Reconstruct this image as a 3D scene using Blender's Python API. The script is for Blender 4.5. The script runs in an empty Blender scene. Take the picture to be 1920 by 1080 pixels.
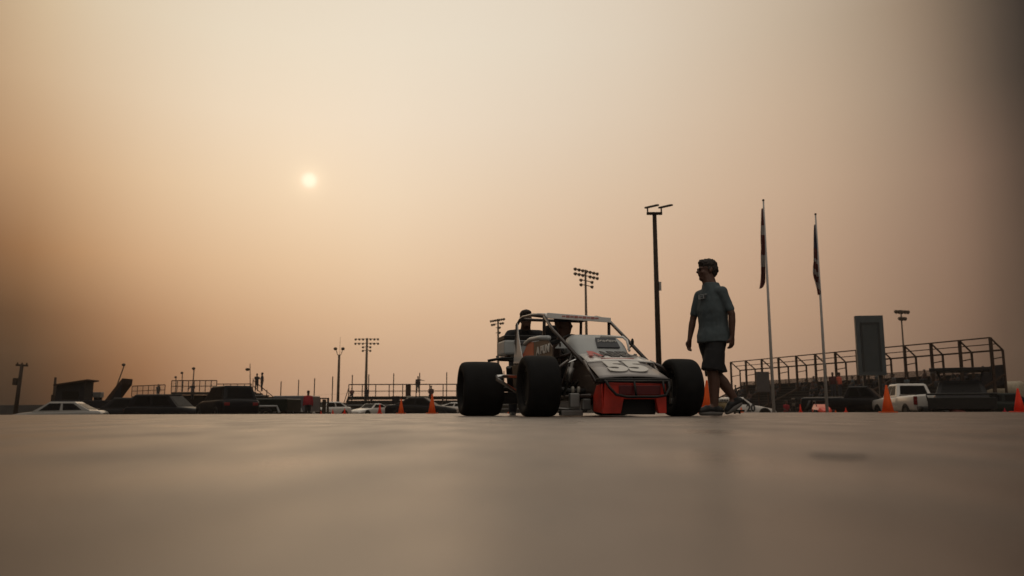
import bpy, bmesh, math, random
from mathutils import Vector, Matrix, Euler, noise
random.seed(7)
SC = bpy.context.scene
COL = SC.collection
rad = math.radians
V = Vector

# ------------------------------------------------------------------ camera numbers
F = 1540.0; PITCH = math.atan(232/1540); RHO = rad(.17); CAMH = .05
_c, _s = math.cos(PITCH), math.sin(PITCH)
FWD = V((0, _c, _s)); _u0 = V((0, -_s, _c)); _r0 = V((1, 0, 0))
UP = _u0*math.cos(RHO)+_r0*math.sin(RHO); RT = _r0*math.cos(RHO)-_u0*math.sin(RHO)
def ray(px, py): return FWD+RT*((px-960)/F)+UP*((540-py)/F)
def at(px, py, Y):
    d = ray(px, py); return V((0, 0, CAMH))+d*(Y/d.y)
def gx(px, Y): return at(px, 772, Y).x
def hz(py, Y, px=960): return at(px, py, Y).z
def proj(p):
    v = V(p)-V((0, 0, CAMH)); f = v.dot(FWD)
    return 960+F*v.dot(RT)/f, 540-F*v.dot(UP)/f
def sstep(t):
    t = max(0, min(1, t)); return t*t*(3-2*t)
def terrain(x, y): return -(.45+.35*sstep((-x/max(y, 1)-.385)/.04))*sstep((y-27)/8)

# ------------------------------------------------------------------ mesh builder
class MB:
    def __init__(self): self.v = []; self.f = []
    def add(self, vs, fs):
        o = len(self.v); self.v += [V(p) for p in vs]; self.f += [tuple(i+o for i in q) for q in fs]; return self
    def box(self, c, s, rot=None):
        x, y, z = [a/2 for a in s]
        vs = [V((i*x, j*y, k*z)) for k in (-1, 1) for j in (-1, 1) for i in (-1, 1)]
        if rot is not None: vs = [rot @ p for p in vs]
        return self.add([p+V(c) for p in vs], [(0, 2, 3, 1), (4, 5, 7, 6), (0, 1, 5, 4), (2, 6, 7, 3), (0, 4, 6, 2), (1, 3, 7, 5)])
    def bar(self, a, b, w, h=None):
        a, b = V(a), V(b); d = b-a; h = h or w
        q = d.to_track_quat('Y', 'Z').to_matrix()
        return self.box((a+b)/2, (w, d.length, h), q)
    def tube(self, path, r, n=8, cap=True):
        path = [V(p) for p in path]; rs = r if isinstance(r, (list, tuple)) else [r]*len(path)
        rings = []; prev = None
        for i, p in enumerate(path):
            t = (path[min(i+1, len(path)-1)]-path[max(i-1, 0)]).normalized()
            if prev is None:
                a = V((0, 0, 1)) if abs(t.z) < .9 else V((1, 0, 0)); nrm = (a-t*a.dot(t)).normalized()
            else: nrm = (prev-t*prev.dot(t)).normalized()
            prev = nrm; bn = t.cross(nrm)
            rings.append([p+(nrm*math.cos(2*math.pi*k/n)+bn*math.sin(2*math.pi*k/n))*rs[i] for k in range(n)])
        return self.loft(rings, cap)
    def loft(self, rings, cap=True):
        n = len(rings[0]); vs = [p for r in rings for p in r]; fs = []
        for i in range(len(rings)-1):
            for k in range(n):
                fs.append((i*n+k, i*n+(k+1) % n, (i+1)*n+(k+1) % n, (i+1)*n+k))
        if cap: fs.append(tuple(range(n-1, -1, -1))); fs.append(tuple((len(rings)-1)*n+k for k in range(n)))
        return self.add(vs, fs)
    def lathe(self, prof, c=(0, 0, 0), axis='Z', n=24, close=False):
        rings = []
        for a, r in prof:
            ring = []
            for k in range(n):
                t = 2*math.pi*k/n; u, w = r*math.cos(t), r*math.sin(t)
                ring.append(V({'Z': (u, w, a), 'X': (a, u, w), 'Y': (w, a, u)}[axis])+V(c))
            rings.append(ring)
        if close: rings.append(rings[0])
        return self.loft(rings, not close)
    def ell(self, c, s, n=14, m=9, rot=None):
        rings = []
        for j in range(1, m):
            ph = math.pi*j/m-math.pi/2; ring = []
            for k in range(n):
                t = 2*math.pi*k/n
                p = V((s[0]*math.cos(ph)*math.cos(t), s[1]*math.cos(ph)*math.sin(t), s[2]*math.sin(ph)))
                ring.append((rot @ p if rot is not None else p)+V(c))
            rings.append(ring)
        return self.loft(rings)
    def cap(self, a, ra, b, rb, n=12):
        self.tube([a, b], [ra, rb], n); self.ell(a, (ra,)*3, n, 8); return self.ell(b, (rb,)*3, n, 8)
    def prism(self, poly, d, frame=None):
        """poly (a,b) outline extruded along the third axis of frame by d; frame = 4x4 matrix"""
        M = frame or Matrix()
        n = len(poly); vs = [M @ V((a, b, 0)) for a, b in poly]+[M @ V((a, b, d)) for a, b in poly]
        return self.add(vs, [tuple(range(n-1, -1, -1)), tuple(range(n, 2*n))]+[(i, (i+1) % n, n+(i+1) % n, n+i) for i in range(n)])
    def build(self, name, mat, parent=None, smooth=False, bevel=0, sub=0, solid=0):
        me = bpy.data.meshes.new(name); me.from_pydata([tuple(p) for p in self.v], [], self.f); me.update()
        bm = bmesh.new(); bm.from_mesh(me); bmesh.ops.recalc_face_normals(bm, faces=bm.faces); bm.to_mesh(me); bm.free()
        return link(name, me, mat, parent, smooth, bevel, sub, solid)
def link(name, me, mat, parent=None, smooth=False, bevel=0, sub=0, solid=0):
    o = bpy.data.objects.new(name, me); COL.objects.link(o)
    if mat: me.materials.clear(); me.materials.append(mat)
    if parent: o.parent = parent
    if smooth:
        for p in me.polygons: p.use_smooth = True
    if solid: m = o.modifiers.new('solid', 'SOLIDIFY'); m.thickness = solid; m.offset = 0
    if bevel: m = o.modifiers.new('bevel', 'BEVEL'); m.width = bevel; m.segments = 2; m.limit_method = 'ANGLE'
    if sub: m = o.modifiers.new('sub', 'SUBSURF'); m.levels = sub; m.render_levels = sub
    return o
def thing(name, label, cat, loc=(0, 0, 0), rz=0, group=None):
    o = bpy.data.objects.new(name, None); COL.objects.link(o); o.location = loc; o.rotation_euler = (0, 0, rz)
    return tag(o, label, cat, group)
def tag(o, label, cat, group=None):
    o['label'] = label; o['category'] = cat
    if group: o['group'] = group
    return o
def copy_tree(o, parent=None, **kw):
    c = o.copy(); COL.objects.link(c); c.parent = parent
    for ch in list(o.children): copy_tree(ch, c)
    for k, x in kw.items(): c[k] = x
    return c
def baked(o):
    """apply modifiers of a temporary object, hand back its mesh"""
    dg = bpy.context.evaluated_depsgraph_get(); me = bpy.data.meshes.new_from_object(o.evaluated_get(dg))
    old = o.data; bpy.data.objects.remove(o)
    if old.users == 0: (bpy.data.meshes.remove(old) if isinstance(old, bpy.types.Mesh) else bpy.data.curves.remove(old))
    return me
def fused(mb, name, mat, parent, voxel=.012, it=4, wrinkle=0, wscale=9):
    """one continuous closed surface out of overlapping volumes"""
    t = mb.build('tmp', None)
    m = t.modifiers.new('r', 'REMESH'); m.mode = 'VOXEL'; m.voxel_size = voxel
    m = t.modifiers.new('s', 'SMOOTH'); m.iterations = it; m.factor = .5
    me = baked(t); me.name = name
    if wrinkle:
        nn = [v.normal.copy() for v in me.vertices]
        for v, n in zip(me.vertices, nn):
            q = v.co*wscale; q.z *= .55
            v.co += n*wrinkle*noise.fractal(q, 1, 2, 3)
    return link(name, me, mat, parent, True)
def text(body, name, size, mat, parent, M, depth=.003, bold=0, sx=1, sy=1):
    cu = bpy.data.curves.new('tmp', 'FONT'); cu.body = body; cu.size = size; cu.align_x = 'CENTER'; cu.align_y = 'CENTER'
    cu.extrude = depth; cu.offset = bold
    t = bpy.data.objects.new('tmp', cu); COL.objects.link(t)
    me = baked(t); me.name = name; me.transform(M @ Matrix.Diagonal((sx, sy, 1, 1)))
    return link(name, me, mat, parent)

# ------------------------------------------------------------------ materials
MATS = {}
def mat(name, col, rough=.6, metal=0, var=.18, scale=6, bump=0, coat=0, spec=.5):
    if name in MATS: return MATS[name]
    m = bpy.data.materials.new(name); m.use_nodes = True; nt = m.node_tree; b = nt.nodes['Principled BSDF']
    b.inputs['Roughness'].default_value = rough; b.inputs['Metallic'].default_value = metal
    b.inputs['Coat Weight'].default_value = coat; b.inputs['Specular IOR Level'].default_value = spec
    tc = nt.nodes.new('ShaderNodeTexCoord'); no = nt.nodes.new('ShaderNodeTexNoise'); no.inputs['Scale'].default_value = scale; no.inputs['Detail'].default_value = 5
    nt.links.new(tc.outputs['Object'], no.inputs['Vector'])
    rp = nt.nodes.new('ShaderNodeValToRGB'); rp.color_ramp.elements[0].position = .3; rp.color_ramp.elements[1].position = .7
    rp.color_ramp.elements[0].color = tuple(c*(1-var) for c in col)+(1,); rp.color_ramp.elements[1].color = tuple(min(1, c*(1+var)) for c in col)+(1,)
    nt.links.new(no.outputs['Fac'], rp.inputs['Fac']); nt.links.new(rp.outputs['Color'], b.inputs['Base Color'])
    mr = nt.nodes.new('ShaderNodeMapRange'); mr.inputs['To Min'].default_value = max(0, rough-.08); mr.inputs['To Max'].default_value = min(1, rough+.08)
    nt.links.new(no.outputs['Fac'], mr.inputs['Value']); nt.links.new(mr.outputs['Result'], b.inputs['Roughness'])
    if bump:
        bp = nt.nodes.new('ShaderNodeBump'); bp.inputs['Strength'].default_value = bump; bp.inputs['Distance'].default_value = .01
        nt.links.new(no.outputs['Fac'], bp.inputs['Height']); nt.links.new(bp.outputs['Normal'], b.inputs['Normal'])
    MATS[name] = m; return m
rubber = mat('rubber', (.009, .009, .0095), .8, scale=5, var=.45, bump=.25, spec=.2)
white = mat('white_paint', (.8, .78, .75), .35, coat=.3, var=.06, scale=3)
grey_panel = mat('grey_panel', (.3, .28, .275), .4, coat=.2, var=.1, scale=4)
light_grey = mat('light_grey_panel', (.45, .47, .47), .45, var=.1, scale=4)
red_paint = mat('red_paint', (.5, .028, .014), .4, coat=.2, var=.35, scale=4)
dark_red = mat('dark_red_paint', (.1, .007, .009), .4, coat=.3, scale=4)
orange_paint = mat('orange_paint', (.62, .12, .05), .4, var=.1)
brown_panel = mat('brown_panel', (.1, .075, .06), .45, var=.12)
black_metal = mat('black_metal', (.014, .013, .013), .5, .1, spec=.35)
cage_paint = mat('cage_paint', (.035, .022, .018), .4, coat=.3, var=.1)
chrome = mat('chrome', (.6, .6, .6), .22, 1, var=.05)
steel = mat('dull_steel', (.22, .21, .2), .4, .8)
alu = mat('alu', (.3, .3, .29), .5, .5, scale=3)
navy = mat('navy_decal', (.02, .025, .035), .4)
ink = mat('dark_lettering', (.035, .033, .033), .5)
pink_ink = mat('red_lettering', (.5, .1, .09), .5)
white_ink = mat('white_lettering', (.72, .7, .66), .5, var=.03)
pale_ink = mat('pale_lettering', (.35, .37, .38), .6)
glass = mat('dark_glass', (.005, .005, .006), .3, var=.05, spec=.04)
def pvc(name, col):
    m = mat(name, col, .5, var=.1, scale=10); nt = m.node_tree; b = nt.nodes['Principled BSDF']; out = nt.nodes['Material Output']
    tl = nt.nodes.new('ShaderNodeBsdfTranslucent'); tl.inputs['Color'].default_value = tuple(min(1, c*1.05) for c in col)+(1,); mx = nt.nodes.new('ShaderNodeMixShader'); mx.inputs[0].default_value = .55
    nt.links.new(b.outputs[0], mx.inputs[1]); nt.links.new(tl.outputs[0], mx.inputs[2]); nt.links.new(mx.outputs[0], out.inputs[0]); return m
cone_orange = pvc('cone_orange', (1, .24, .05)); cone_red = pvc('cone_red', (1, .11, .055))
pole_white = mat('pole_white', (.4, .38, .36), .4, var=.08)
pole_brown = mat('pole_brown', (.03, .02, .014), .75, spec=.2)
rust_steel = mat('rust_steel', (.036, .019, .013), .8, scale=3, spec=.2)
mast_steel = mat('mast_steel', (.07, .045, .025), .7)
slate = mat('slate_board', (.055, .068, .075), .5, scale=1.5)
slate_dark = mat('slate_board_recess', (.012, .016, .02), .5, scale=2)
concrete = mat('barrier_concrete', (.05, .047, .045), .85, scale=1)
wood = mat('dark_planks', (.035, .032, .03), .8, scale=2, spec=.25)
dark_build = mat('dark_cladding', (.014, .014, .018), .75, scale=1, spec=.12)
black_car = mat('black_car_paint', (.006, .006, .008), .4, coat=.03, var=.05, spec=.12)
green_car = mat('dark_green_paint', (.008, .012, .010), .4, coat=.04, var=.05, spec=.12)
white_car = mat('white_car_paint', (.62, .58, .53), .3, coat=.5, var=.04)
grey_car = mat('grey_car_paint', (.1, .1, .11), .35, coat=.4, var=.05)
tan = mat('tan_plastic', (.3, .22, .11), .6)
skin = mat('skin', (.1, .046, .03), .55, var=.1, scale=20)
hairm = mat('dark_hair', (.02, .012, .009), .7, scale=60, bump=.3)
teal_shirt = mat('teal_grey_shirt', (.075, .098, .108), .85, scale=30, var=.12, bump=.1)
black_cloth = mat('black_cloth', (.012, .012, .014), .85, scale=25)
denim = mat('dark_trousers', (.03, .032, .04), .85, scale=25)
red_cloth = mat('red_cloth', (.3, .015, .025), .85, scale=20)
orange_cloth = mat('orange_cloth', (.5, .09, .05), .85, scale=20)
shoe_mat = mat('black_shoes', (.012, .012, .013), .6)
sole_mat = mat('pale_soles', (.14, .13, .12), .6)
rim_mat = mat('wheel_rim', (.05, .05, .05), .35, .7)
tail_red = mat('tail_light_red', (.18, .01, .01), .25, coat=.5)
lamp_lens = mat('lamp_lens', (.4, .38, .33), .2)

# ------------------------------------------------------------------ sky
def lin(c): return tuple(((x/255+.055)/1.055)**2.4 if x > 10 else x/255/12.92 for x in c)
GX = [0, 100, 250, 450, 700, 960, 1200, 1400, 1550, 1700, 1800, 1860, 1919]
GY = [0, 150, 300, 450, 600, 700, 770]
GRID = [[(196,170,135),(212,190,155),(222,206,178),(228,216,192),(231,220,198),(230,219,198),(222,208,186),(205,188,164),(185,167,143),(153,133,110),(112,97,80),(80,69,58),(50,43,37)],
 [(190,158,120),(207,180,143),(222,202,170),(230,216,190),(232,221,198),(230,219,196),(222,207,182),(208,188,160),(190,169,142),(158,139,116),(122,104,85),(90,77,64),(54,46,38)],
 [(172,134,94),(196,160,118),(218,190,150),(228,208,174),(231,216,188),(228,212,184),(219,200,170),(208,184,153),(192,167,138),(162,139,114),(140,116,95),(110,91,74),(68,55,45)],
 [(126,86,52),(172,126,80),(205,166,123),(219,188,148),(227,203,167),(224,198,164),(214,186,153),(202,172,141),(186,157,128),(158,132,108),(140,115,93),(114,93,75),(72,58,47)],
 [(58,34,18),(108,70,40),(168,124,86),(203,164,124),(215,182,145),(214,182,147),(207,174,140),(194,162,130),(178,147,118),(150,124,100),(134,108,87),(108,87,70),(74,60,48)],
 [(40,24,13),(80,52,30),(145,100,64),(192,152,116),(206,172,138),(208,176,144),(200,168,138),(186,155,126),(168,139,113),(142,117,96),(122,98,79),(98,78,63),(72,58,47)],
 [(28,17,10),(62,40,24),(128,88,56),(182,145,112),(198,165,134),(202,170,140),(195,163,134),(180,150,122),(160,133,108),(135,112,92),(112,90,72),(88,70,56),(66,54,44)]]
SKYGAIN = (1.0, .95, .985)     # the low smoke is pinker than the high smoke
def grid_col(px, py):
    def seg(a, x):
        x = max(a[0], min(a[-1], x))
        for i in range(len(a)-1):
            if x <= a[i+1]: return i, (x-a[i])/(a[i+1]-a[i])
    i, t = seg(GX, px); j, s = seg(GY, py)
    A = [lin(GRID[j+b][i+a]) for b in (0, 1) for a in (0, 1)]
    return [((A[0][k]*(1-t)+A[1][k]*t)*(1-s)+(A[2][k]*(1-t)+A[3][k]*t)*s)*(1+(SKYGAIN[k]-1)*min(1, .45+max(0, py-60)/350)) for k in range(3)]
SUN = ray(580, 338).normalized()
W = bpy.data.worlds.new('World'); SC.world = W; W.use_nodes = True
nt = W.node_tree; nt.nodes.clear(); N = nt.nodes.new; Lk = nt.links.new
def math_node(op, a, b=None, c=None, clamp=False):
    n = N('ShaderNodeMath'); n.operation = op; n.use_clamp = clamp
    for i, x in enumerate((a, b, c)):
        if x is None: continue
        if isinstance(x, (int, float)): n.inputs[i].default_value = x
        else: Lk(x, n.inputs[i])
    return n.outputs[0]
tc = N('ShaderNodeTexCoord'); sp = N('ShaderNodeSeparateXYZ'); Lk(tc.outputs['Generated'], sp.inputs[0])
az = math_node('MULTIPLY_ADD', math_node('ARCTAN2', sp.outputs['X'], sp.outputs['Y']), 1/(2*math.pi), .5)
el = math_node('MULTIPLY', math_node('ARCSINE', sp.outputs['Z']), 180/math.pi)
# slow uneven drift of the smoke
nz = N('ShaderNodeTexNoise'); nz.inputs['Scale'].default_value = 2.2; nz.inputs['Detail'].default_value = 2; Lk(tc.outputs['Generated'], nz.inputs['Vector'])
el = math_node('ADD', el, math_node('MULTIPLY', math_node('SUBTRACT', nz.outputs['Fac'], .5), 2.0))
ROWS = [0, 3, 6, 10, 15, 20, 25, 60]
AZS = [-33.5, -31, -28, -24.5, -20, -15, -9, -3, 3, 9, 14, 18, 21.5, 24.5, 26.5, 28.5, 30, 31.5, 33.5]
prev = None
for i, e in enumerate(ROWS):
    rp = N('ShaderNodeValToRGB'); cr = rp.color_ramp; cr.interpolation = 'LINEAR'
    stops = []
    if e < 60:
        for a in AZS:
            d = V((math.sin(rad(a))*math.cos(rad(e)), math.cos(rad(a))*math.cos(rad(e)), math.sin(rad(e))))
            q = proj(V((0, 0, CAMH))+d*100); stops.append((a, grid_col(*q)))
        k = .35 if e < 15 else .5
        bk = (.07, .09, .12, .2, .28, .36, .45)[i]; stops = [(-180, (bk, bk*.9, bk*.76)), (-110, (.05*k, .045*k, .04*k)), (-60, (.03, .025, .02)), (-44, [x*.2 for x in stops[0][1]]), (-37, [x*.6 for x in stops[0][1]])]+stops+[(50, [x*.7 for x in stops[-1][1]]), (110, (.12*k, .1*k, .09*k)), (180, (bk, bk*.9, bk*.76))]
    else: stops = [(-180, (1, .91, .8)), (-90, (.35, .31, .26)), (0, (.75, .68, .58)), (90, (.45, .4, .34)), (180, (1, .91, .8))]
    while len(cr.elements) < len(stops): cr.elements.new(.5)
    for el_, (a, c) in zip(cr.elements, stops): el_.position = a/360+.5; el_.color = tuple(c)+(1,)
    Lk(az, rp.inputs['Fac'])
    if prev is None: prev = rp.outputs['Color']; continue
    mr = N('ShaderNodeMapRange'); Lk(el, mr.inputs['Value']); mr.inputs['From Min'].default_value = ROWS[i-1]; mr.inputs['From Max'].default_value = e
    mx = N('ShaderNodeMix'); mx.data_type = 'RGBA'; Lk(mr.outputs['Result'], mx.inputs['Factor']); Lk(prev, mx.inputs[6]); Lk(rp.outputs['Color'], mx.inputs[7]); prev = mx.outputs[2]
vd = N('ShaderNodeVectorMath'); vd.operation = 'DISTANCE'; Lk(tc.outputs['Generated'], vd.inputs[0]); vd.inputs[1].default_value = SUN
def glow(sigma, amp, col, pw=2):
    t = math_node('POWER', math_node('DIVIDE', vd.outputs['Value'], sigma), pw)
    g = math_node('MULTIPLY', math_node('EXPONENT', math_node('MULTIPLY', t, -1)), amp)
    m = N('ShaderNodeMix'); m.data_type = 'RGBA'; m.blend_type = 'MULTIPLY'; m.inputs['Factor'].default_value = 1
    cb = N('ShaderNodeCombineColor')
    for i in range(3): Lk(g, cb.inputs[i])
    Lk(cb.outputs[0], m.inputs[6]); m.inputs[7].default_value = tuple(col)+(1,); return m.outputs[2]
for g in (glow(rad(.5), .22, (1, .98, .95), 4), glow(rad(.95), .13, (1, .85, .55)), glow(rad(3), .03, (1, .8, .5))):
    m = N('ShaderNodeMix'); m.data_type = 'RGBA'; m.blend_type = 'ADD'; m.inputs['Factor'].default_value = 1; Lk(prev, m.inputs[6]); Lk(g, m.inputs[7]); prev = m.outputs[2]
sky = N('ShaderNodeTexSky'); sky.sky_type = 'NISHITA'; sky.sun_disc = False; sky.sun_elevation = math.asin(SUN.z); sky.sun_rotation = math.atan2(SUN.x, SUN.y); sky.dust_density = 8
b1 = N('ShaderNodeBackground'); Lk(sky.outputs[0], b1.inputs[0]); b1.inputs[1].default_value = .05
b2 = N('ShaderNodeBackground'); Lk(prev, b2.inputs[0]); b2.inputs[1].default_value = 1
ms = N('ShaderNodeMixShader'); ms.inputs[0].default_value = .97; Lk(b1.outputs[0], ms.inputs[1]); Lk(b2.outputs[0], ms.inputs[2])
wo = N('ShaderNodeOutputWorld'); Lk(ms.outputs[0], wo.inputs['Surface'])

sl = bpy.data.lights.new('sun', 'SUN'); sl.energy = .04; sl.angle = rad(25); sl.color = (1, .72, .45)
so = bpy.data.objects.new('sun', sl); COL.objects.link(so); so.rotation_euler = (-SUN).to_track_quat('-Z', 'Y').to_euler(); so.location = SUN*300

# ------------------------------------------------------------------ ground
def ground_material():
    m = bpy.data.materials.new('worn_concrete'); m.use_nodes = True; t = m.node_tree; b = t.nodes['Principled BSDF']
    geo = t.nodes.new('ShaderNodeNewGeometry')
    def nz(scale, det, sx=1, sy=1):
        mp = t.nodes.new('ShaderNodeMapping'); mp.inputs['Scale'].default_value = (sx, sy, 1); t.links.new(geo.outputs['Position'], mp.inputs[0])
        n = t.nodes.new('ShaderNodeTexNoise'); n.inputs['Scale'].default_value = scale; n.inputs['Detail'].default_value = det; t.links.new(mp.outputs[0], n.inputs['Vector']); return n.outputs['Fac']
    def ramp(f, a, b_, p0=.3, p1=.7):
        r = t.nodes.new('ShaderNodeValToRGB'); r.color_ramp.elements[0].position = p0; r.color_ramp.elements[1].position = p1
        r.color_ramp.elements[0].color = a+(1,); r.color_ramp.elements[1].color = b_+(1,); t.links.new(f, r.inputs[0]); return r.outputs[0]
    def mul(a, b_, fac=1):
        x = t.nodes.new('ShaderNodeMix'); x.data_type = 'RGBA'; x.blend_type = 'MULTIPLY'; x.inputs[0].default_value = fac; t.links.new(a, x.inputs[6]); t.links.new(b_, x.inputs[7]); return x.outputs[2]
    big = ramp(nz(.9, 4), (.085, .063, .05), (.172, .136, .112))
    mid = ramp(nz(7, 5, 1, .6), (.62, .56, .52), (1.15, 1.13, 1.1))
    fine = ramp(nz(160, 3), (.7, .7, .7), (1.2, 1.2, 1.2))
    t.links.new(mul(mul(big, mid), fine), b.inputs['Base Color'])
    r = t.nodes.new('ShaderNodeMapRange'); t.links.new(nz(5, 5, 1, .35), r.inputs[0]); r.inputs['From Min'].default_value = .3; r.inputs['From Max'].default_value = .7; r.inputs['To Min'].default_value = .24; r.inputs['To Max'].default_value = .46
    t.links.new(r.outputs[0], b.inputs['Roughness'])
    bp = t.nodes.new('ShaderNodeBump'); bp.inputs['Strength'].default_value = .35; bp.inputs['Distance'].default_value = .002; t.links.new(nz(120, 4), bp.inputs['Height']); b2_ = t.nodes.new('ShaderNodeBump'); b2_.inputs['Strength'].default_value = 1; b2_.inputs['Distance'].default_value = .005; t.links.new(nz(6, 3, 1, .5), b2_.inputs['Height']); t.links.new(bp.outputs[0], b2_.inputs['Normal']); t.links.new(b2_.outputs[0], b.inputs['Normal'])
    b.inputs['Specular IOR Level'].default_value = .4
    return m
ys = [-80, -30, -8, -2]+[0.5*k for k in range(0, 81)]+[44, 50, 60, 75, 95, 120, 160, 220, 300, 400]
xs = [-400, -200, -110]+[-70+3.5*k for k in range(41)]+[110, 200, 400]
mb = MB(); nx = len(xs)
mb.add([(x, y, terrain(x, y)) for y in ys for x in xs], [(j*nx+i, j*nx+i+1, (j+1)*nx+i+1, (j+1)*nx+i) for j in range(len(ys)-1) for i in range(nx-1)])
g = mb.build('ground', ground_material(), smooth=True); g['kind'] = 'structure'
# dark smear on the concrete in the foreground
mb = MB(); c0 = V((gx(1566, .93), .93, .0012)); pts = []
for k in range(28):
    t = 2*math.pi*k/28; r = 1+.45*noise.noise(V((math.cos(t)*2.6, math.sin(t)*2.6, 3)))+.15*noise.noise(V((math.cos(t)*7, math.sin(t)*7, 9)))
    pts.append(c0+V((.027*math.cos(t)*r*(1+.15*math.cos(2*t)), .045*math.sin(t)*r, 0)))
mb.add(pts, [tuple(range(28))]); st = mb.build('ground_stain', mat('oil_smear', (.03, .021, .017), .5, scale=80, var=.4)); st['kind'] = 'structure'

# haze
hm = bpy.data.materials.new('smoke_haze'); hm.use_nodes = True; h = hm.node_tree; h.nodes.clear()
pv = h.nodes.new('ShaderNodeVolumePrincipled'); pv.inputs['Color'].default_value = (.95, .82, .68, 1); pv.inputs['Density'].default_value = .00045; pv.inputs['Anisotropy'].default_value = .3
ho = h.nodes.new('ShaderNodeOutputMaterial'); h.links.new(pv.outputs[0], ho.inputs['Volume'])
hz_o = MB().box((0, 160, 14), (820, 500, 34)).build('haze', hm); hz_o['kind'] = 'stuff'

# ------------------------------------------------------------------ people
def frame2(f):
    f = V((f[0], f[1], 0)).normalized(); l = V((0, 0, 1)).cross(f); return f, l      # forward, person's left
def hand(mb, w, d, side, s=1.0, palm=None):
    """palm and five curled fingers from wrist w along d; side = direction of the thumb"""
    d = V(d).normalized(); th = V(side); th = (th-d*th.dot(d)).normalized(); n = d.cross(th)
    if palm is not None and n.dot(V(palm)) < 0: n = -n
    a = V(w); k = a+d*.085*s
    for j in range(4):
        q = (j-1.5)*.019*s
        mb.cap(a+d*.012*s-th*q*.7, .016*s, k-th*q, .0125*s, 8)
        L = (.068, .076, .071, .055)[j]*s
        p0 = k-th*q; p1 = p0+(d*.94+n*.34)*L*.45; p2 = p1+(d*.7+n*.7)*L*.32; p3 = p2+(d*.3+n*.95)*L*.27
        mb.cap(p0, .0095*s, p1, .0088*s, 8); mb.cap(p1, .0088*s, p2, .0082*s, 8); mb.cap(p2, .0082*s, p3, .0072*s, 8)
    b0 = a+d*.03*s+th*.026*s; b1 = b0+(d*.55+th*.7+n*.2)*.042*s; b2 = b1+(d*.85+th*.25+n*.35)*.034*s
    mb.cap(b0, .014*s, b1, .011*s, 8); mb.cap(b1, .011*s, b2, .009*s, 8)
def head_mesh(mb, c, f, s=1.0):
    f, l = frame2(f); c = V(c); R = Matrix((l, -f, V((0, 0, 1)))).transposed()
    E = lambda p, r, n=14, m=10: mb.ell(c+R @ (V(p)*s), tuple(x*s for x in r), n, m, R)
    E((0, .012, .03), (.078, .098, .092)); E((0, -.022, -.035), (.066, .078, .08)); E((0, -.058, -.088), (.042, .036, .03)); E((0, .0, -.075), (.06, .06, .04))
    E((0, -.084, .022), (.058, .014, .012)); E((0, -.088, -.045), (.027, .016, .016))
    mb.cap(c+R @ (V((0, -.088, .012))*s), .010*s, c+R @ (V((0, -.112, -.018))*s), .015*s, 8)
    for q in (-1, 1):
        E((q*.079, .012, -.005), (.012, .022, .032), 8, 6); E((q*.03, -.084, .008), (.015, .012, .009), 8, 6); E((q*.042, -.07, -.025), (.022, .02, .02), 8, 6)
def hair_mesh(mb, c, f, s=1.0, style='short'):
    f, l = frame2(f); c = V(c); R = Matrix((l, -f, V((0, 0, 1)))).transposed()
    E = lambda p, r: mb.ell(c+R @ (V(p)*s), tuple(x*s for x in r), 16, 10, R)
    if style == 'short':
        E((0, .012, .064), (.083, .104, .07)); E((0, .048, .012), (.08, .076, .078)); E((0, -.055, .088), (.06, .04, .036)); E((0, .055, -.035), (.066, .05, .04))
        for q in (-1, 1): E((q*.07, .004, .01), (.014, .022, .04))
    elif style == 'cap':
        E((0, .012, .06), (.088, .106, .068)); mb.box(c+R @ (V((0, -.125, .045))*s), (.12*s, .09*s, .012*s), R)
    elif style == 'helmet': E((0, .0, .01), (.125, .14, .135))
    elif style == 'long': E((0, .02, .05), (.088, .105, .08)); E((0, .06, -.06), (.085, .06, .13))
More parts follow.
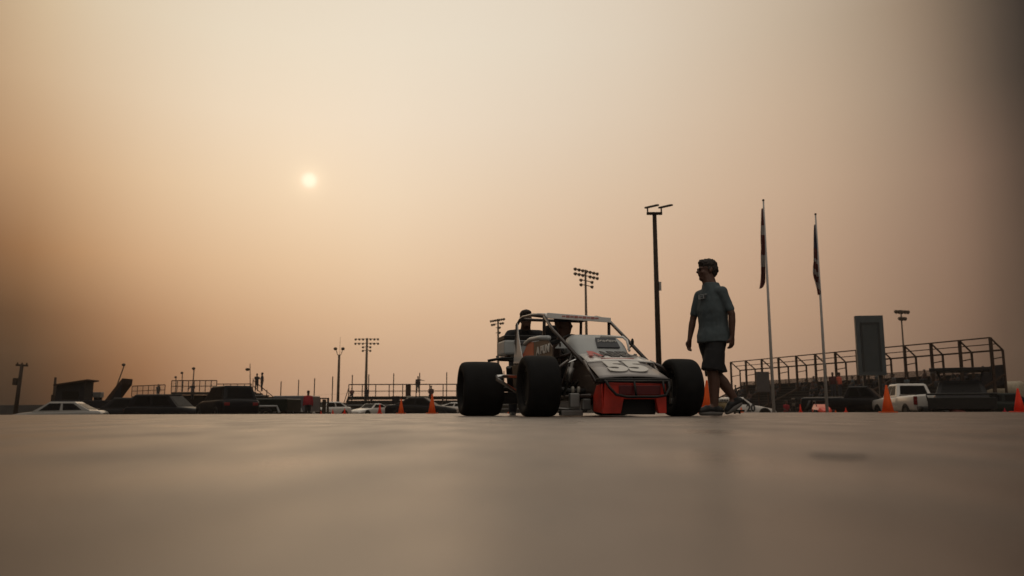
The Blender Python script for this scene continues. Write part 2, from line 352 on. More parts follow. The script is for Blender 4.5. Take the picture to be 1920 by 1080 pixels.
def human(label, loc, J, faces, shirt, legs, hair='short', hairmat=None, voxel=.02, shorts=False, s=1.0, group=None, detail=False, rz=0, fat=1.0, sleeve=.62, shoes=True, limb=1.0, hs_=1.0, arm=1.0):
    """J joints in local metres; faces = (torso facing, head facing)"""
    root = thing('person', label, 'person', loc, rz, group)
    f, l = frame2(faces[0]); J = {k: V(v) for k, v in J.items()}
    body = MB(); pel, ch, nk = J['pelvis'], J['chest'], J['neck']
    def ring(c, a, b, ax=None, n=20): return [c+l*(math.cos(2*math.pi*k/n)*a)+f*(math.sin(2*math.pi*k/n)*b) for k in range(n)]
    def torso(g, lo, hi):
        R = [(-.09, .13, .10), (0, .165*fat, .115*fat), (.3, .16*fat, .122*fat), (.62, .175*fat, .125*fat), (.9, .185, .118), (1.06, .16, .1), (1.17, .12, .088), (1.29, .086, .078)]
        out = []
        for t, a, b in R:
            if lo <= t <= hi: out.append(ring(pel.lerp(ch, t) if t <= 1 else ch.lerp(nk, (t-1)/.2*.55), a+g, b+g))
        return out
    body.loft(torso(-.012, -1, 2)); body.cap(ch.lerp(nk, .3), (.075*limb), J['head']+V((0, .0, -.06)), .066*limb, 12)
    head_mesh(body, J['head'], faces[1], hs_)
    for q in 'LR':
        S, E, Wr, H, K, A, T = (J[k+q] for k in ('sh', 'el', 'wr', 'hip', 'kn', 'an', 'toe'))
        body.cap(S, .056*arm, E, .043*arm); m = E.lerp(Wr, .3); body.cap(E, .041*arm, m, .044*arm); body.cap(m, .044*arm, Wr, .028*arm)
        hd = (Wr-E).normalized()
        hand(body, Wr, J.get('hd'+q, hd), f, 1.0, J.get('palm'+q, -l if q == 'L' else l))
        body.cap(H, .088*limb, K, .058*limb); m = K.lerp(A, .32)+(-f)*.015; body.cap(K, .056*limb, m, .06*limb); body.cap(m, .06*limb, A, .038*limb)
        body.cap(A, .04, A.lerp(T, .5)+V((0, 0, -.0)), .04)
    fused(body, 'body', skin, root, voxel, 3)
    sm = MB(); sm.loft(torso(.014, -.03, 2))
    for q in 'LR':
        S, E = J['sh'+q], J['el'+q]; sm.cap(ch.lerp(S, .5)+V((0, 0, .02)), .075*arm, S, .07*arm); e = S.lerp(E, sleeve); sm.cap(S, .072*arm, e, .058*arm)
        if sleeve > .9: sm.cap(e, .062, E.lerp(J['wr'+q], .92), .045)
    if J.get('hem'): sm.loft([ring(pel.lerp(ch, .5), .165*fat, .13*fat), ring(pel.lerp(ch, .2), .178*fat, .138*fat), ring(pel, .195*fat, .16*fat), ring(pel+V(J['hem']), .198*fat, .163*fat)])
    fused(sm, 'shirt', shirt, root, voxel*1.1, 3, .012 if detail else .008, 8)
    tr = MB(); tr.loft([ring(pel+V((0, 0, -.1)), .14, .11), ring(pel, .164*fat, .12*fat), ring(pel.lerp(ch, .2), .145*fat, .105*fat)])
    for q in 'LR':
        H, K, A = J['hip'+q], J['kn'+q], J['an'+q]
        if shorts: tr.cap(H+V((0, 0, -.05)), .1*limb, H.lerp(K, .55), .1*limb); tr.tube([H.lerp(K, .4), H.lerp(K, .97)], [.102*limb, .11*limb], 16)
        else: tr.cap(H, .1, K, .074); tr.cap(K, .074, A.lerp(K, .06), .058)
    fused(tr, 'shorts' if shorts else 'trousers', legs, root, voxel*1.1, 3, .01 if detail else .006, 8)
    hb = MB(); hair_mesh(hb, J['head'], faces[1], hs_, hair)
    fused(hb, {'short': 'hair', 'long': 'hair', 'cap': 'cap', 'helmet': 'helmet'}[hair], hairmat or hairm, root, voxel*.8 if voxel < .015 else .012, 2, .008 if hair == 'short' else .003, 55)
    if shoes:
        for q in 'LR':
            A, T = J['an'+q], J['toe'+q]; d = (T-A); hd = V((d.x, d.y, 0)).normalized(); heel = J.get('heel'+q, A-hd*.05+V((0, 0, -.06)))
            sh = MB(); sh.cap(heel+V((0, 0, .012)), .042, A.lerp(T, .55)+V((0, 0, .008)), .045); sh.cap(A.lerp(T, .5), .045, T+V((0, 0, .012)), .036); sh.cap(A+V((0, 0, -.01)), .047, A.lerp(heel, .6), .042)
            so_ = fused(sh, 'shoe', shoe_mat, root, max(.009, voxel*.7), 2)
            if detail:
                so2 = MB(); so2.cap(heel+V((0, 0, -.022)), .036, A.lerp(T, .6)*1.0+V((0, 0, -.03)) if 0 else heel.lerp(T, .6)+V((0, 0, -.022)), .04); so2.cap(heel.lerp(T, .6)+V((0, 0, -.022)), .04, T+V((0, 0, -.012)), .03)
                bz = fused(so2, 'sole', sole_mat, so_, .008, 1)
    return root

# the man walking past the race car
PY = 9.66; px0 = gx(1340, PY); k = 1540/PY
def pj(px, z, y=0): return ((px-1338)/k*1.0, y, z)
man = human('man in a teal grey T-shirt and black shorts walking beside the race car',
    (px0, PY, 0),
    dict(pelvis=pj(1342, .93), chest=pj(1341, 1.40), neck=pj(1340, 1.60), head=(pj(1335, 1.71)[0], .02, 1.71),
         shL=pj(1355, 1.435, -.15), shR=pj(1323, 1.43, .14), elL=pj(1369, 1.16, -.2), elR=pj(1311, 1.15, .19), wrL=pj(1368, .90, -.2), wrR=pj(1302, .90, .17),
         hdR=(-.15, .0, -1), hdL=(-.1, .02, -1), hipL=pj(1344, .9, -.075), hipR=pj(1333, .9, .085), knL=pj(1333, .5, -.1), knR=pj(1348, .47, .09),
         anL=pj(1334, .10, -.1), anR=pj(1379, .2, .09), toeL=pj(1308, .042, -.13), toeR=pj(1364, .05, .07), heelL=pj(1344, .05, -.09), heelR=pj(1389, .16, .1), hem=(0, 0, -.085)),
    ((-.85, -.53), (-1, -.12)), teal_shirt, black_cloth, voxel=.0085, shorts=True, detail=True, fat=1.1, sleeve=.76, limb=1.17, hs_=1.1, arm=.96)
# sunglasses and chest print belong to him
sg = MB(); hc = V((pj(1335, 1.71)[0], .02, 1.718)); f_, l_ = frame2((-1, -.12))
for q in (-1, 1): sg.ell(hc+f_*.103+l_*.032*q+V((0, 0, .008)), (.012, .024, .018), 10, 6); sg.bar(hc+f_*.09+l_*.07*q+V((0, 0, .012)), hc-f_*.01+l_*.085*q+V((0, 0, .01)), .006)
sg.bar(hc+f_*.106+l_*.03+V((0, 0, .012)), hc+f_*.106-l_*.03+V((0, 0, .012)), .008)
fused(sg, 'sunglasses', glass, man, .006, 1)
f_, l_ = frame2((-.85, -.53)); q0 = V(pj(1341, 1.38)).lerp(V(pj(1337, .93)), .0)+f_*.152*1.0+V((0, 0, .0))
Rm = Matrix((l_, V((0, 0, 1)), f_)).transposed().to_4x4(); Rm.translation = q0+l_*.0
text('ET', 'chest_print', .075, pale_ink, man, Rm, .012, .0015, 1.5)

def pose(kind='stand', s=1.0, arm=None):
    J = dict(pelvis=(0, 0, .94), chest=(0, 0, 1.36), neck=(0, 0, 1.53), head=(0, -.02, 1.66), shL=(.19, 0, 1.41), shR=(-.19, 0, 1.41), elL=(.25, .02, 1.13), elR=(-.25, .02, 1.13),
             wrL=(.26, -.05, .88), wrR=(-.26, -.05, .88), hipL=(.09, 0, .9), hipR=(-.09, 0, .9), knL=(.1, -.02, .5), knR=(-.1, -.02, .5), anL=(.11, .02, .09), anR=(-.11, .02, .09), toeL=(.14, -.13, .04), toeR=(-.14, -.13, .04))
    if kind == 'sit':
        J.update(pelvis=(0, 0, .14), chest=(0, -.04, .56), neck=(0, -.05, .73), head=(0, -.08, .86), shL=(.19, -.04, .61), shR=(-.19, -.04, .61), elL=(.24, -.1, .34), elR=(-.24, -.1, .34), wrL=(.12, -.3, .25), wrR=(-.12, -.3, .25),
                 hipL=(.09, 0, .1), hipR=(-.09, 0, .1), knL=(.13, -.42, .1), knR=(-.13, -.42, .1), anL=(.13, -.42, -.3), anR=(-.13, -.42, -.3), toeL=(.14, -.57, -.36), toeR=(-.14, -.57, -.36))
    if kind == 'point': J.update(elL=(.45, -.05, 1.36), wrL=(.7, -.08, 1.33), hdL=(1, 0, 0))
    if kind == 'lean':
        J.update(pelvis=(0, .35, .86), chest=(0, 0, 1.12), neck=(0, -.1, 1.25), head=(0, -.16, 1.36), shL=(.2, -.02, 1.16), shR=(-.2, -.02, 1.16), elL=(.33, -.12, .95), elR=(-.33, -.12, .95), wrL=(.3, -.33, .86), wrR=(-.3, -.33, .86),
                 hipL=(.09, .35, .82), hipR=(-.09, .35, .82), knL=(.12, .3, .46), knR=(-.12, .3, .46), anL=(.13, .38, .09), anR=(-.13, .38, .09), toeL=(.15, .22, .04), toeR=(-.15, .22, .04))
    if kind == 'rail': J.update(elL=(.3, -.22, 1.2), wrL=(.25, -.45, 1.1), elR=(-.3, -.22, 1.2), wrR=(-.25, -.45, 1.1))
    return J
F0 = ((0, -1), (0, -1))

# ------------------------------------------------------------------ race car
CY = rad(13)
car = thing('race_car', 'open wheel race car numbered 55 with white hood, roll cage and red nose', 'race car', (1.014, 8.425, 0), CY)
def wheel(parent, c, R, w, face, rimm=rim_mat, tyrem=rubber, rr=.19, n=40):
    """face = +-1 side of local x that faces outwards"""
    x, y, z = c; m = MB()
    m.lathe([(-w*.36, rr), (-w*.33, rr-.02), (0, rr-.035), (w*.33, rr-.02), (w*.36, rr), (w*.36, rr-.045), (-w*.36, rr-.045)], c, 'X', n, True)
    m.lathe([(face*w*.05, rr-.03), (face*w*.12, .05), (face*w*.2, .045), (face*w*.2, .004)], c, 'X', n)
    rim = m.build('wheel', rimm, parent, True)
    p = [(.36, rr), (.44, rr+.012), (.485, rr+(R-rr)*.3), (.5, rr+(R-rr)*.55), (.492, rr+(R-rr)*.74), (.462, rr+(R-rr)*.88), (.40, rr+(R-rr)*.955), (.3, rr+(R-rr)*.985), (.12, R), (-.12, R)]
    p = p+[(-a, r) for a, r in p[-3::-1]]; prof = [(a*w, r) for a, r in p]
    t = MB(); t.lathe(prof, c, 'X', n, False); tyre = t.build('tyre', tyrem, rim, True)
    return rim, tyre
for ux, vy, R, w in ((-.774, 0, .306, .33), (.75, 0, .298, .29), (-.93, 2.3, .342, .5), (.83, 2.3, .335, .46)):
    rim, _ = wheel(car, (ux, vy, R-.004), R, w, 1 if ux > 0 else -1)
    h = MB(); sgn = 1 if ux > 0 else -1
    for b in range(5):
        t = 2*math.pi*b/5; h.lathe([(0, .009), (.02, .009)], (ux+sgn*w*.2, vy+.032*math.cos(t), R+.032*math.sin(t)), 'X', 8)
    h.build('lug_nuts', steel, rim)
# hood in two panels (offset chassis: centre +.05)
def sheet(pts_l, pts_r, name, m, parent, th=.012, n=9, crown=.02):
    """surface between two (x,y,z) rails with a slight crown"""
    mb = MB(); k = len(pts_l)
    for a, b in zip(pts_l, pts_r):
        for i in range(n):
            t = i/(n-1); p = V(a).lerp(V(b), t); p.z += crown*(1-(2*t-1)**2); mb.v.append(p)
    mb.f = [(j*n+i, j*n+i+1, (j+1)*n+i+1, (j+1)*n+i) for j in range(k-1) for i in range(n-1)]
    return mb.build(name, m, parent, True, solid=th)
def mirror_rail(r, c): return [(2*c-x, y, z) for x, y, z in r]
lo = [(-.31, -.52, .362), (-.305, -.46, .387), (-.29, -.25, .462), (-.275, -.02, .538)]
hl = sheet(lo, mirror_rail(lo, .04), 'hood_front_panel', grey_panel, car)
hi = [(-.28, -.05, .54), (-.265, .0, .556), (-.25, .18, .606), (-.235, .36, .648)]
hu = sheet(hi, mirror_rail(hi, .085), 'hood', white, car)
def on_slope(x, y, z, ang, tz=0):
    """frame lying on a slope that rises to the rear at ang, read from the front"""
    X = V((1, 0, 0)); Y = V((0, math.cos(ang), math.sin(ang))); Z = X.cross(Y)
    M = Matrix((X, Y, Z)).transposed().to_4x4(); M.translation = V((x, y, z))+Z*tz; return M
text('55', 'race_number', .3, white_ink, hl, on_slope(.055, -.27, .471, rad(19.3), .017), .004, .016, 1.4, 1.5)
text('ABEL', 'hood_lettering', .15, ink, hu, on_slope(.135, .215, .632, rad(14.5), .017), .003, .004, 1.15, 2.4)
lg = MB(); fr = on_slope(-.125, .215, .632, rad(14.5), .018)
lg.prism([(-.085, -.13), (-.03, .13), (.03, .13), (.07, -.13), (.03, -.13), (.0, .02), (-.03, -.13)], .004, fr); lg.build('hood_emblem', pink_ink, hu)
ln = MB(); fr = on_slope(.06, .04, .573, rad(15.5), .018); ln.prism([(-.16, -.012), (.2, -.012), (.2, .006), (-.16, .006)], .003, fr); ln.build('hood_stripe', pink_ink, hu)
# sides of the nose box under the hood, dark
sb = MB()
for x0, x1 in ((-.29, -.24), (.37, .41)):
    sb.prism([(-.5, .34), (-.5, .2), (.4, .2), (.5, .3), (.5, .63), (.36, .63), (-.02, .515)], .008, Matrix(((0, 0, 1, x0 if x0 < 0 else x1), (1, 0, 0, 0), (0, 1, 0, 0), (0, 0, 0, 1))))
sb.build('nose_side_panel', cage_paint, car)
MB().box((.03, -.52, .34), (.72, .12, .045)).build('splitter', black_metal, car, bevel=.008)
# red nose valance: inverted U wrapping back at the sides
vm = MB()
FR = Matrix(((1, 0, 0, 0), (0, 0, 1, -.6), (0, 1, 0, 0), (0, 0, 0, 1)))
vm.prism([(-.31, .03), (-.13, .03), (-.1, .165), (.225, .165), (.25, .03), (.33, .03), (.335, .31), (-.28, .32)], .05, FR)
for x0, q in ((-.31, -1), (.32, 1)):
    vm.prism([(-.58, .03), (-.58, .31), (-.42, .3), (-.32, .2), (-.32, .05)], .012, Matrix(((0, 0, 1, x0), (1, 0, 0, 0), (0, 1, 0, 0), (0, 0, 0, 1))))
val = vm.build('nose_valance', red_paint, car, bevel=.008)
MB().box((.06, -.607, .25), (.42, .012, .085)).build('nose_grille', dark_red, car, bevel=.004)
MB().box((.05, -.5, .1), (.4, .02, .16)).build('undertray', black_metal, car)
bm_ = MB()
bm_.tube([(-.28, -.5, .34), (-.28, -.62, .33), (-.26, -.66, .27), (-.2, -.67, .205), (-.1, -.675, .185), (.2, -.675, .185), (.3, -.67, .2), (.34, -.66, .27), (.35, -.62, .33), (.35, -.5, .34)], .014, 8)
bm_.tube([(-.0, -.67, .19), (.0, -.62, .34)], .012, 8); bm_.tube([(.29, -.67, .2), (.29, -.62, .34)], .012, 8); bm_.tube([(-.28, -.62, .33), (.35, -.62, .33)], .012, 8)
bm_.build('front_bumper', black_metal, car, True)
# cowl and dash
cl = MB(); rr_ = []
for y, z, w, h in ((.34, .63, .3, .02), (.42, .70, .305, .07), (.55, .8, .31, .14), (.7, .845, .315, .19), (.82, .855, .32, .2)):
    ring = []
    for i in range(13):
        t = math.pi*i/12; ring.append(V((.06-w*math.cos(t)*(1 if 1 else 1), y, z-.1+ (h*.25+.1)*min(1, 1.35*math.sin(t))**.8)))
    rr_.append(ring+[V((.06+w, y, .6)), V((.06-w, y, .6))])
cl.loft(rr_); cw = cl.build('cowl', light_grey, car, True, bevel=0)
dp = MB(); M = on_slope(.225, .5, .79, rad(42), .02); M.translation += V((-.1, 0, -.02)); dp.prism([(-.13, -.09), (.13, -.09), (.12, .085), (-.11, .085)], .014, M); dpn = dp.build('cowl_decal_panel', navy, car, bevel=.004)
wf = MB(); wf.tube([(.37, .44, .7), (.375, .52, .82), (.36, .6, .865), (.1, .62, .875)], .014, 8); wf.build('cowl_edging', white, car, True)
scr = MB(); M2 = on_slope(.125, .5, .77, rad(42), .037)
for i in range(6):
    a = -.1+i*.036; scr.tube([M2 @ V((a, -.005+.02*(i % 2), 0)), M2 @ V((a+.012, .045-.01*(i % 3), 0)), M2 @ V((a+.024, .0, 0)), M2 @ V((a+.034, .03, 0))], .005, 5)
scr.build('decal_script', white_ink, dpn)
mr_ = MB(); mr_.ell((.43, .5, .80), (.015, .03, .045)); mr_.tube([(.43, .5, .77), (.38, .52, .72)], .008, 6); mr_.build('mirror', black_metal, car, True)
# roll cage
cage = MB(); T = .019
AL, AR = (-.40, 1.12, 1.135), (.385, 1.12, 1.105); BL, BR = (-.475, 2.0, 1.195), (.3, 1.92, 1.18)
def tb(*p, r=T): cage.tube(p, r, 8)
tb((-.275, .05, .53), (-.37, .85, .95), AL); tb((.45, .05, .53), (.42, .8, .92), AR)
tb(AL, AR); tb(AL, (-.44, 1.55, 1.2), (-.46, 1.9, 1.215), BL, (-.5, 2.08, 1.13), (-.5, 2.1, .9), (-.45, 2.1, .35)); tb(AR, (.36, 1.5, 1.19), BR, (.33, 2.05, .9), (.33, 2.1, .35))
tb(BL, BR); tb(AL, (-.36, 1.3, .85), (-.36, 1.35, .3)); tb(AR, (.41, 1.2, .82), (.41, 1.2, .3)); tb((.1, 1.98, 1.18), (.05, 1.9, .95), (.03, 2.0, .5)); tb((-.275, .05, .56), (-.3, -.4, .33)); tb((.45, .05, .56), (.4, -.4, .33))
tb((-.36, -.4, .2), (-.42, .5, .2), (-.45, 2.1, .2), (-.4, 2.7, .25)); tb((.4, -.4, .2), (.42, .5, .2), (.4, 2.1, .2), (.35, 2.7, .25)); tb((-.42, .5, .2), (-.3, .35, .66)); tb((.42, .5, .2), (.4, .35, .66)); tb((-.3, .35, .66), (-.36, 1.3, .62), (-.47, 2.1, .6)); tb((-.45, 2.1, .9), (-.4, 2.75, .55))
cage.build('roll_cage', cage_paint, car, True)
rf_l = [(-.39, 1.06, 1.115), (-.40, 1.12, 1.165), (-.42, 1.35, 1.195), (-.44, 1.55, 1.215)]; rf_r = [(.38, 1.06, 1.085), (.38, 1.12, 1.13), (.36, 1.35, 1.16), (.34, 1.55, 1.185)]
rfp = sheet(rf_l, rf_r, 'roof_panel', white, car, .014, crown=.012)
vs_ = MB(); vs_.prism([(-.385, -.018), (.385, -.028), (.385, .03), (-.385, .045)], .01, Matrix(((1, 0, 0, 0), (0, 0, 1, 1.045), (-.035, 1, 0, 1.115), (0, 0, 0, 1)))); vis = vs_.build('visor_panel', white, car, bevel=.004)
sv = MB()
for i in range(9):
    x = -.19+i*.05; sv.box((x, 1.043, 1.128-.035*x), (.042, .004, .016+.01*(i % 2)))
sv.build('visor_lettering', mat('faded_red_lettering', (.5, .2, .18), .5), vis)
# side panel, sail panel, tail tank
LX = lambda x: Matrix(((0, 0, 1, x), (1, 0, 0, 0), (0, 1, 0, 0), (0, 0, 0, 1)))
sp_ = MB().prism([(.55, .25), (.55, .74), (.75, .84), (1.35, .86), (1.35, .25)], .012, LX(-.47)).build('side_panel', brown_panel, car, bevel=.004)
so_p = MB().prism([(1.355, .25), (1.355, .86), (1.62, .88), (1.9, .74), (1.9, .25)], .013, LX(-.472)).build('side_panel', orange_paint, car, bevel=.004)
so_p['label'] = 'orange rear side panel'
tr_ = MB(); tr_.tube([(-.465, .7, .85), (-.47, 1.1, .885), (-.47, 1.5, .9), (-.47, 1.75, .87)], .028, 8); tr_.build('cockpit_padding', light_grey, car, True)
Ms = Matrix(((0, 0, -1, -.474), (-1, 0, 0, .93), (0, 1, 0, .735), (0, 0, 0, 1)))
text('A PUN', 'side_lettering', .125, white_ink, sp_, Ms, .004, .004, 1.5)
MB().prism([(1.72, .63), (1.86, .8), (1.98, .98), (2.04, 1.17), (2.12, 1.16), (2.2, .8), (2.26, .66)], .012, LX(-.505)).build('sail_panel', white, car, bevel=.004)
tt = MB(); tt.box((-.1, 2.62, .88), (.98, .42, .2)); tank = tt.build('tail_tank', light_grey, car, bevel=.03)
MB().box((-.1, 2.62, 1.008), (.975, .415, .06)).build('tank_top', black_metal, tank, bevel=.012)
MB().box((-.36, 2.402, .94), (.2, .012, .05)).build('tank_decal', mat('tank_decal_grey', (.12, .12, .13), .5), tank)
tk = MB(); tk.tube([(-.66, 2.5, .76), (-.66, 2.45, .72), (-.4, 2.4, .71), (-.2, 2.4, .72)], .022, 8); tk.tube([(-.8, 2.45, .7), (-.62, 2.42, .735), (-.3, 2.4, .735)], .018, 8); tk.build('rear_bumper', black_metal, car, True)
# nerf bar, radius rods, axles, shocks, engine
nb = MB(); nb.tube([(-.5, 1.52, .45), (-.85, 1.3, .455), (-.935, 1.24, .445), (-.93, 1.25, .42), (-.76, 1.36, .33), (-.5, 1.5, .2)], .021, 10); nb.build('nerf_bar', chrome, car, True)
ax = MB(); ax.tube([(-.66, 0, .29), (-.45, 0, .25), (.5, 0, .25), (.66, 0, .29)], .03, 10); ax.build('front_axle', black_metal, car, True)
ra = MB(); ra.tube([(-.75, 2.3, .34), (.7, 2.3, .34)], .04, 10); ra.lathe([(-.1, .05), (-.08, .14), (.08, .14), (.1, .05)], (0, 2.3, .34), 'X', 16); ra.build('rear_axle', black_metal, car, True)
for x in (-.52, .52):
    s_ = MB(); s_.lathe([(0, .014), (.16, .014), (.161, .034), (.3, .034), (.301, .016), (.36, .016)], (0, 0, 0), 'Z', 12)
    o = s_.build('shock_absorber', steel, car, True); o.location = (x, -.03, .2); o.rotation_euler = (0, rad(-16 if x > 0 else 16), 0)
    rdm = MB(); rdm.tube([(x*1.12, .03, .34), (x*.88, .75, .4)], .014, 8); rdm.build('radius_rod', steel, car, True)
    rdm = MB(); rdm.tube([(x*1.12, .02, .2), (x*.88, .85, .22)], .014, 8); rdm.build('radius_rod', black_metal, car, True)
    sp2 = MB(); sp2.box((x*1.3, 0, .27), (.07, .08, .22)); sp2.box((x*1.22, -.06, .15), (.06, .05, .06)); sp2.build('spindle', steel, car, bevel=.01)
    tb_ = MB(); tb_.tube([(x*.86, .05, .56), (x*1.05, -.02, .5), (x*1.22, 0, .42)], .017, 8); tb_.build('torsion_arm', cage_paint, car, True)
st2 = MB(); st2.tube([(-.275, .2, .6), (-.42, .32, .53), (-.47, .36, .5)], .012, 8); st2.build('brace_rod', chrome, car, True)
en = MB(); en.box((.05, .45, .38), (.36, .6, .3)); en.box((-.14, .4, .5), (.12, .55, .1), Euler((0, rad(-35), 0)).to_matrix()); en.box((.24, .4, .5), (.12, .55, .1), Euler((0, rad(35), 0)).to_matrix())
for i in range(4): en.tube([(-.16, .2+.13*i, .42), (-.28, .22+.13*i, .36), (-.31, .4+.1*i, .28)], .022, 8)
en.build('engine', black_metal, car, bevel=.01)
bk = MB(); bk.box((-.44, -.12, .16), (.1, .07, .14)); bk.box((-.32, -.12, .12), (.09, .07, .11)); bk.build('brake_caliper', alu, car, bevel=.012)
hs = MB()
for x in (-.455, -.395): hs.lathe([(0, .016), (.05, .016), (.055, .012), (.06, .012)], (x, -.13, .235), 'Z', 10)
hs.build('brake_reservoir', lamp_lens, car, True)
lw = MB(); lw.box((-.5, -.2, .035), (.22, .1, .05)); lw.tube([(-.6, -.05, .08), (-.3, -.1, .06)], .016, 8); lw.build('lower_arm', steel, car, bevel=.01)
rs = MB(); rs.box((-.47, 2.12, .42), (.1, .5, .42)); rs.box((-.58, 2.2, .22), (.2, .3, .14)); rs.tube([(-.62, 2.0, .6), (-.55, 2.2, .25)], .04, 8); rs.tube([(-.5, 1.6, .3), (-.7, 2.1, .34)], .02, 8); rs.build('rear_suspension', black_metal, car, bevel=.01)
fp = MB(); fp.box((.0, 1.2, .18), (.8, 2.0, .02)); fp.build('floor_pan', black_metal, car)
fw_ = MB(); fw_.box((-.33, 1.0, .55), (.02, .55, .5)); fw_.build('cockpit_wall', cage_paint, car)
se = MB(); se.box((-.1, 1.62, .6), (.42, .08, .75), Euler((rad(-12), 0, 0)).to_matrix()); se.box((-.1, 1.4, .32), (.42, .45, .09)); se.box((-.1, 1.72, 1.0), (.26, .08, .2)); se.build('seat', black_cloth, car, bevel=.03)
wt = MB(); ang = [2*math.pi*i/20 for i in range(21)]
wt.tube([(-.1+.15*math.cos(a), .98+.06*math.sin(a), .78+.14*math.sin(a)) for a in ang], .013, 8); wt.tube([(-.1, .98, .78), (-.05, .7, .6)], .015, 8); wt.build('steering_wheel', black_metal, car, True)
MB().prism([(-.1, 0), (.08, .0), (.0, .1)], .006, Matrix(((1, 0, 0, -.29), (0, .3, 1, .72), (0, 1, 0, .74), (0, 0, 0, 1)))).build('windscreen_bracket', light_grey, car)

# driver and crewman
Rz = Matrix.Rotation(CY, 4, 'Z')
def cw_(u, v, z=0): return V((1.014, 8.425, z))+Rz @ V((u, v, 0))
J = pose('sit'); J['elR'] = (-.25, -.15, .36); J['wrL'] = (.13, -.42, .4); J['wrR'] = (-.13, -.42, .4); J['hdL'] = J['hdR'] = (0, -.6, .3)
J = {k: V(v) for k, v in J.items()}
for kk in ('knL', 'knR'): J[kk] = V((J[kk].x*.8, -.45, .15))
for kk in ('anL', 'anR'): J[kk] = V((J[kk].x*.6, -.85, .0))
for kk in ('toeL', 'toeR'): J[kk] = V((J[kk].x*.6, -.95, .08))
p_ = cw_(-.12, 1.38, .20)
human('driver in a dark blue cap sitting inside the race car roll cage', p_, {k: (v if k in ('hdL', 'hdR') else v) for k, v in J.items()}, ((0, -1), (.85, -.5)), black_cloth, denim, 'cap', mat('navy_cap', (.015, .018, .035), .8), .016, rz=CY, sleeve=.95)
human('dark-haired man in a black shirt leaning over the race car tail', cw_(-.17, 3.0, -.06), pose('lean'), ((0, -1), (.15, -1)), black_cloth, denim, 'short', hairm, .016, rz=rad(6), fat=1.2)

# ------------------------------------------------------------------ cones
def cone(label, px, Y, top_py, m=cone_orange, group='orange traffic cones on the tarmac', lean=0, w=.2, z=None):
    x = gx(px, Y); z0 = terrain(x, Y) if z is None else z; hgt = hz(top_py, Y, px)-z0
    o = thing('traffic_cone', label, 'traffic cone', (x, Y, z0), random.uniform(-.3, .3), group)
    r = hgt*w; c = MB(); c.lathe([(.02, r), (hgt*.5, r*.58), (hgt*.96, r*.18), (hgt, r*.15)], n=20); c.build('cone_body', m, o, True)
    b = MB(); b.box((0, 0, .014), (r*2.7, r*2.7, .028)); b.build('cone_base', m, o, bevel=.008)
    if lean: o.rotation_euler.y = lean
    return o
cone('tall bright orange cone nearest to the fat rear tyre, in front of the black sedan', 810, 24, 739)
cone('orange cone in front of the black sedan bonnet, just below the wall', 752, 24.5, 748)
cone('red orange cone standing before the white coupe', 712, 25.5, 757, cone_red)
cone('small red cone in front of the white hatchback nose', 646, 25.5, 765, cone_red)
cone('small red cone near the middle of the white hatchback', 624, 26, 767, cone_red)
cone('low red cone beside the woman in red', 602, 26, 770, cone_red)
cone('little orange cone between the two right side tyres of the race car', 956, 23, 764, w=.28)
cone('tiny orange cone under the red nose of the race car', 1221, 18, 769, w=.3)
cone('tall orange cone seen between the front tyre and the walking man legs', 1324, 17, 713, w=.17, lean=rad(3))
cone('small orange cone by the door of the white numbered coupe', 1390, 25, 763, w=.26)
cone('small red cone left of the second flagpole', 1501, 26, 758, cone_red, w=.18)
cone('bright orange cone in front of the white pickup truck', 1665, 21, 722, w=.21)
cone('red cone at the edge of the lot beside the dark green car', 1912, 21, 728, cone_red, w=.22)
cone('small pinkish red cone before the dark green car', 1884, 25, 765, pvc('cone_pink', (.7, .04, .09)), w=.25)
cone('small dull red cone between the red buggy and the black truck', 1586, 26, 764, cone_red, w=.25)
cone('small orange cone in front of the red buggy', 1537, 26, 772, w=.25)
cone('small orange cone right of the red buggy wheel', 1567, 26, 768, w=.2)

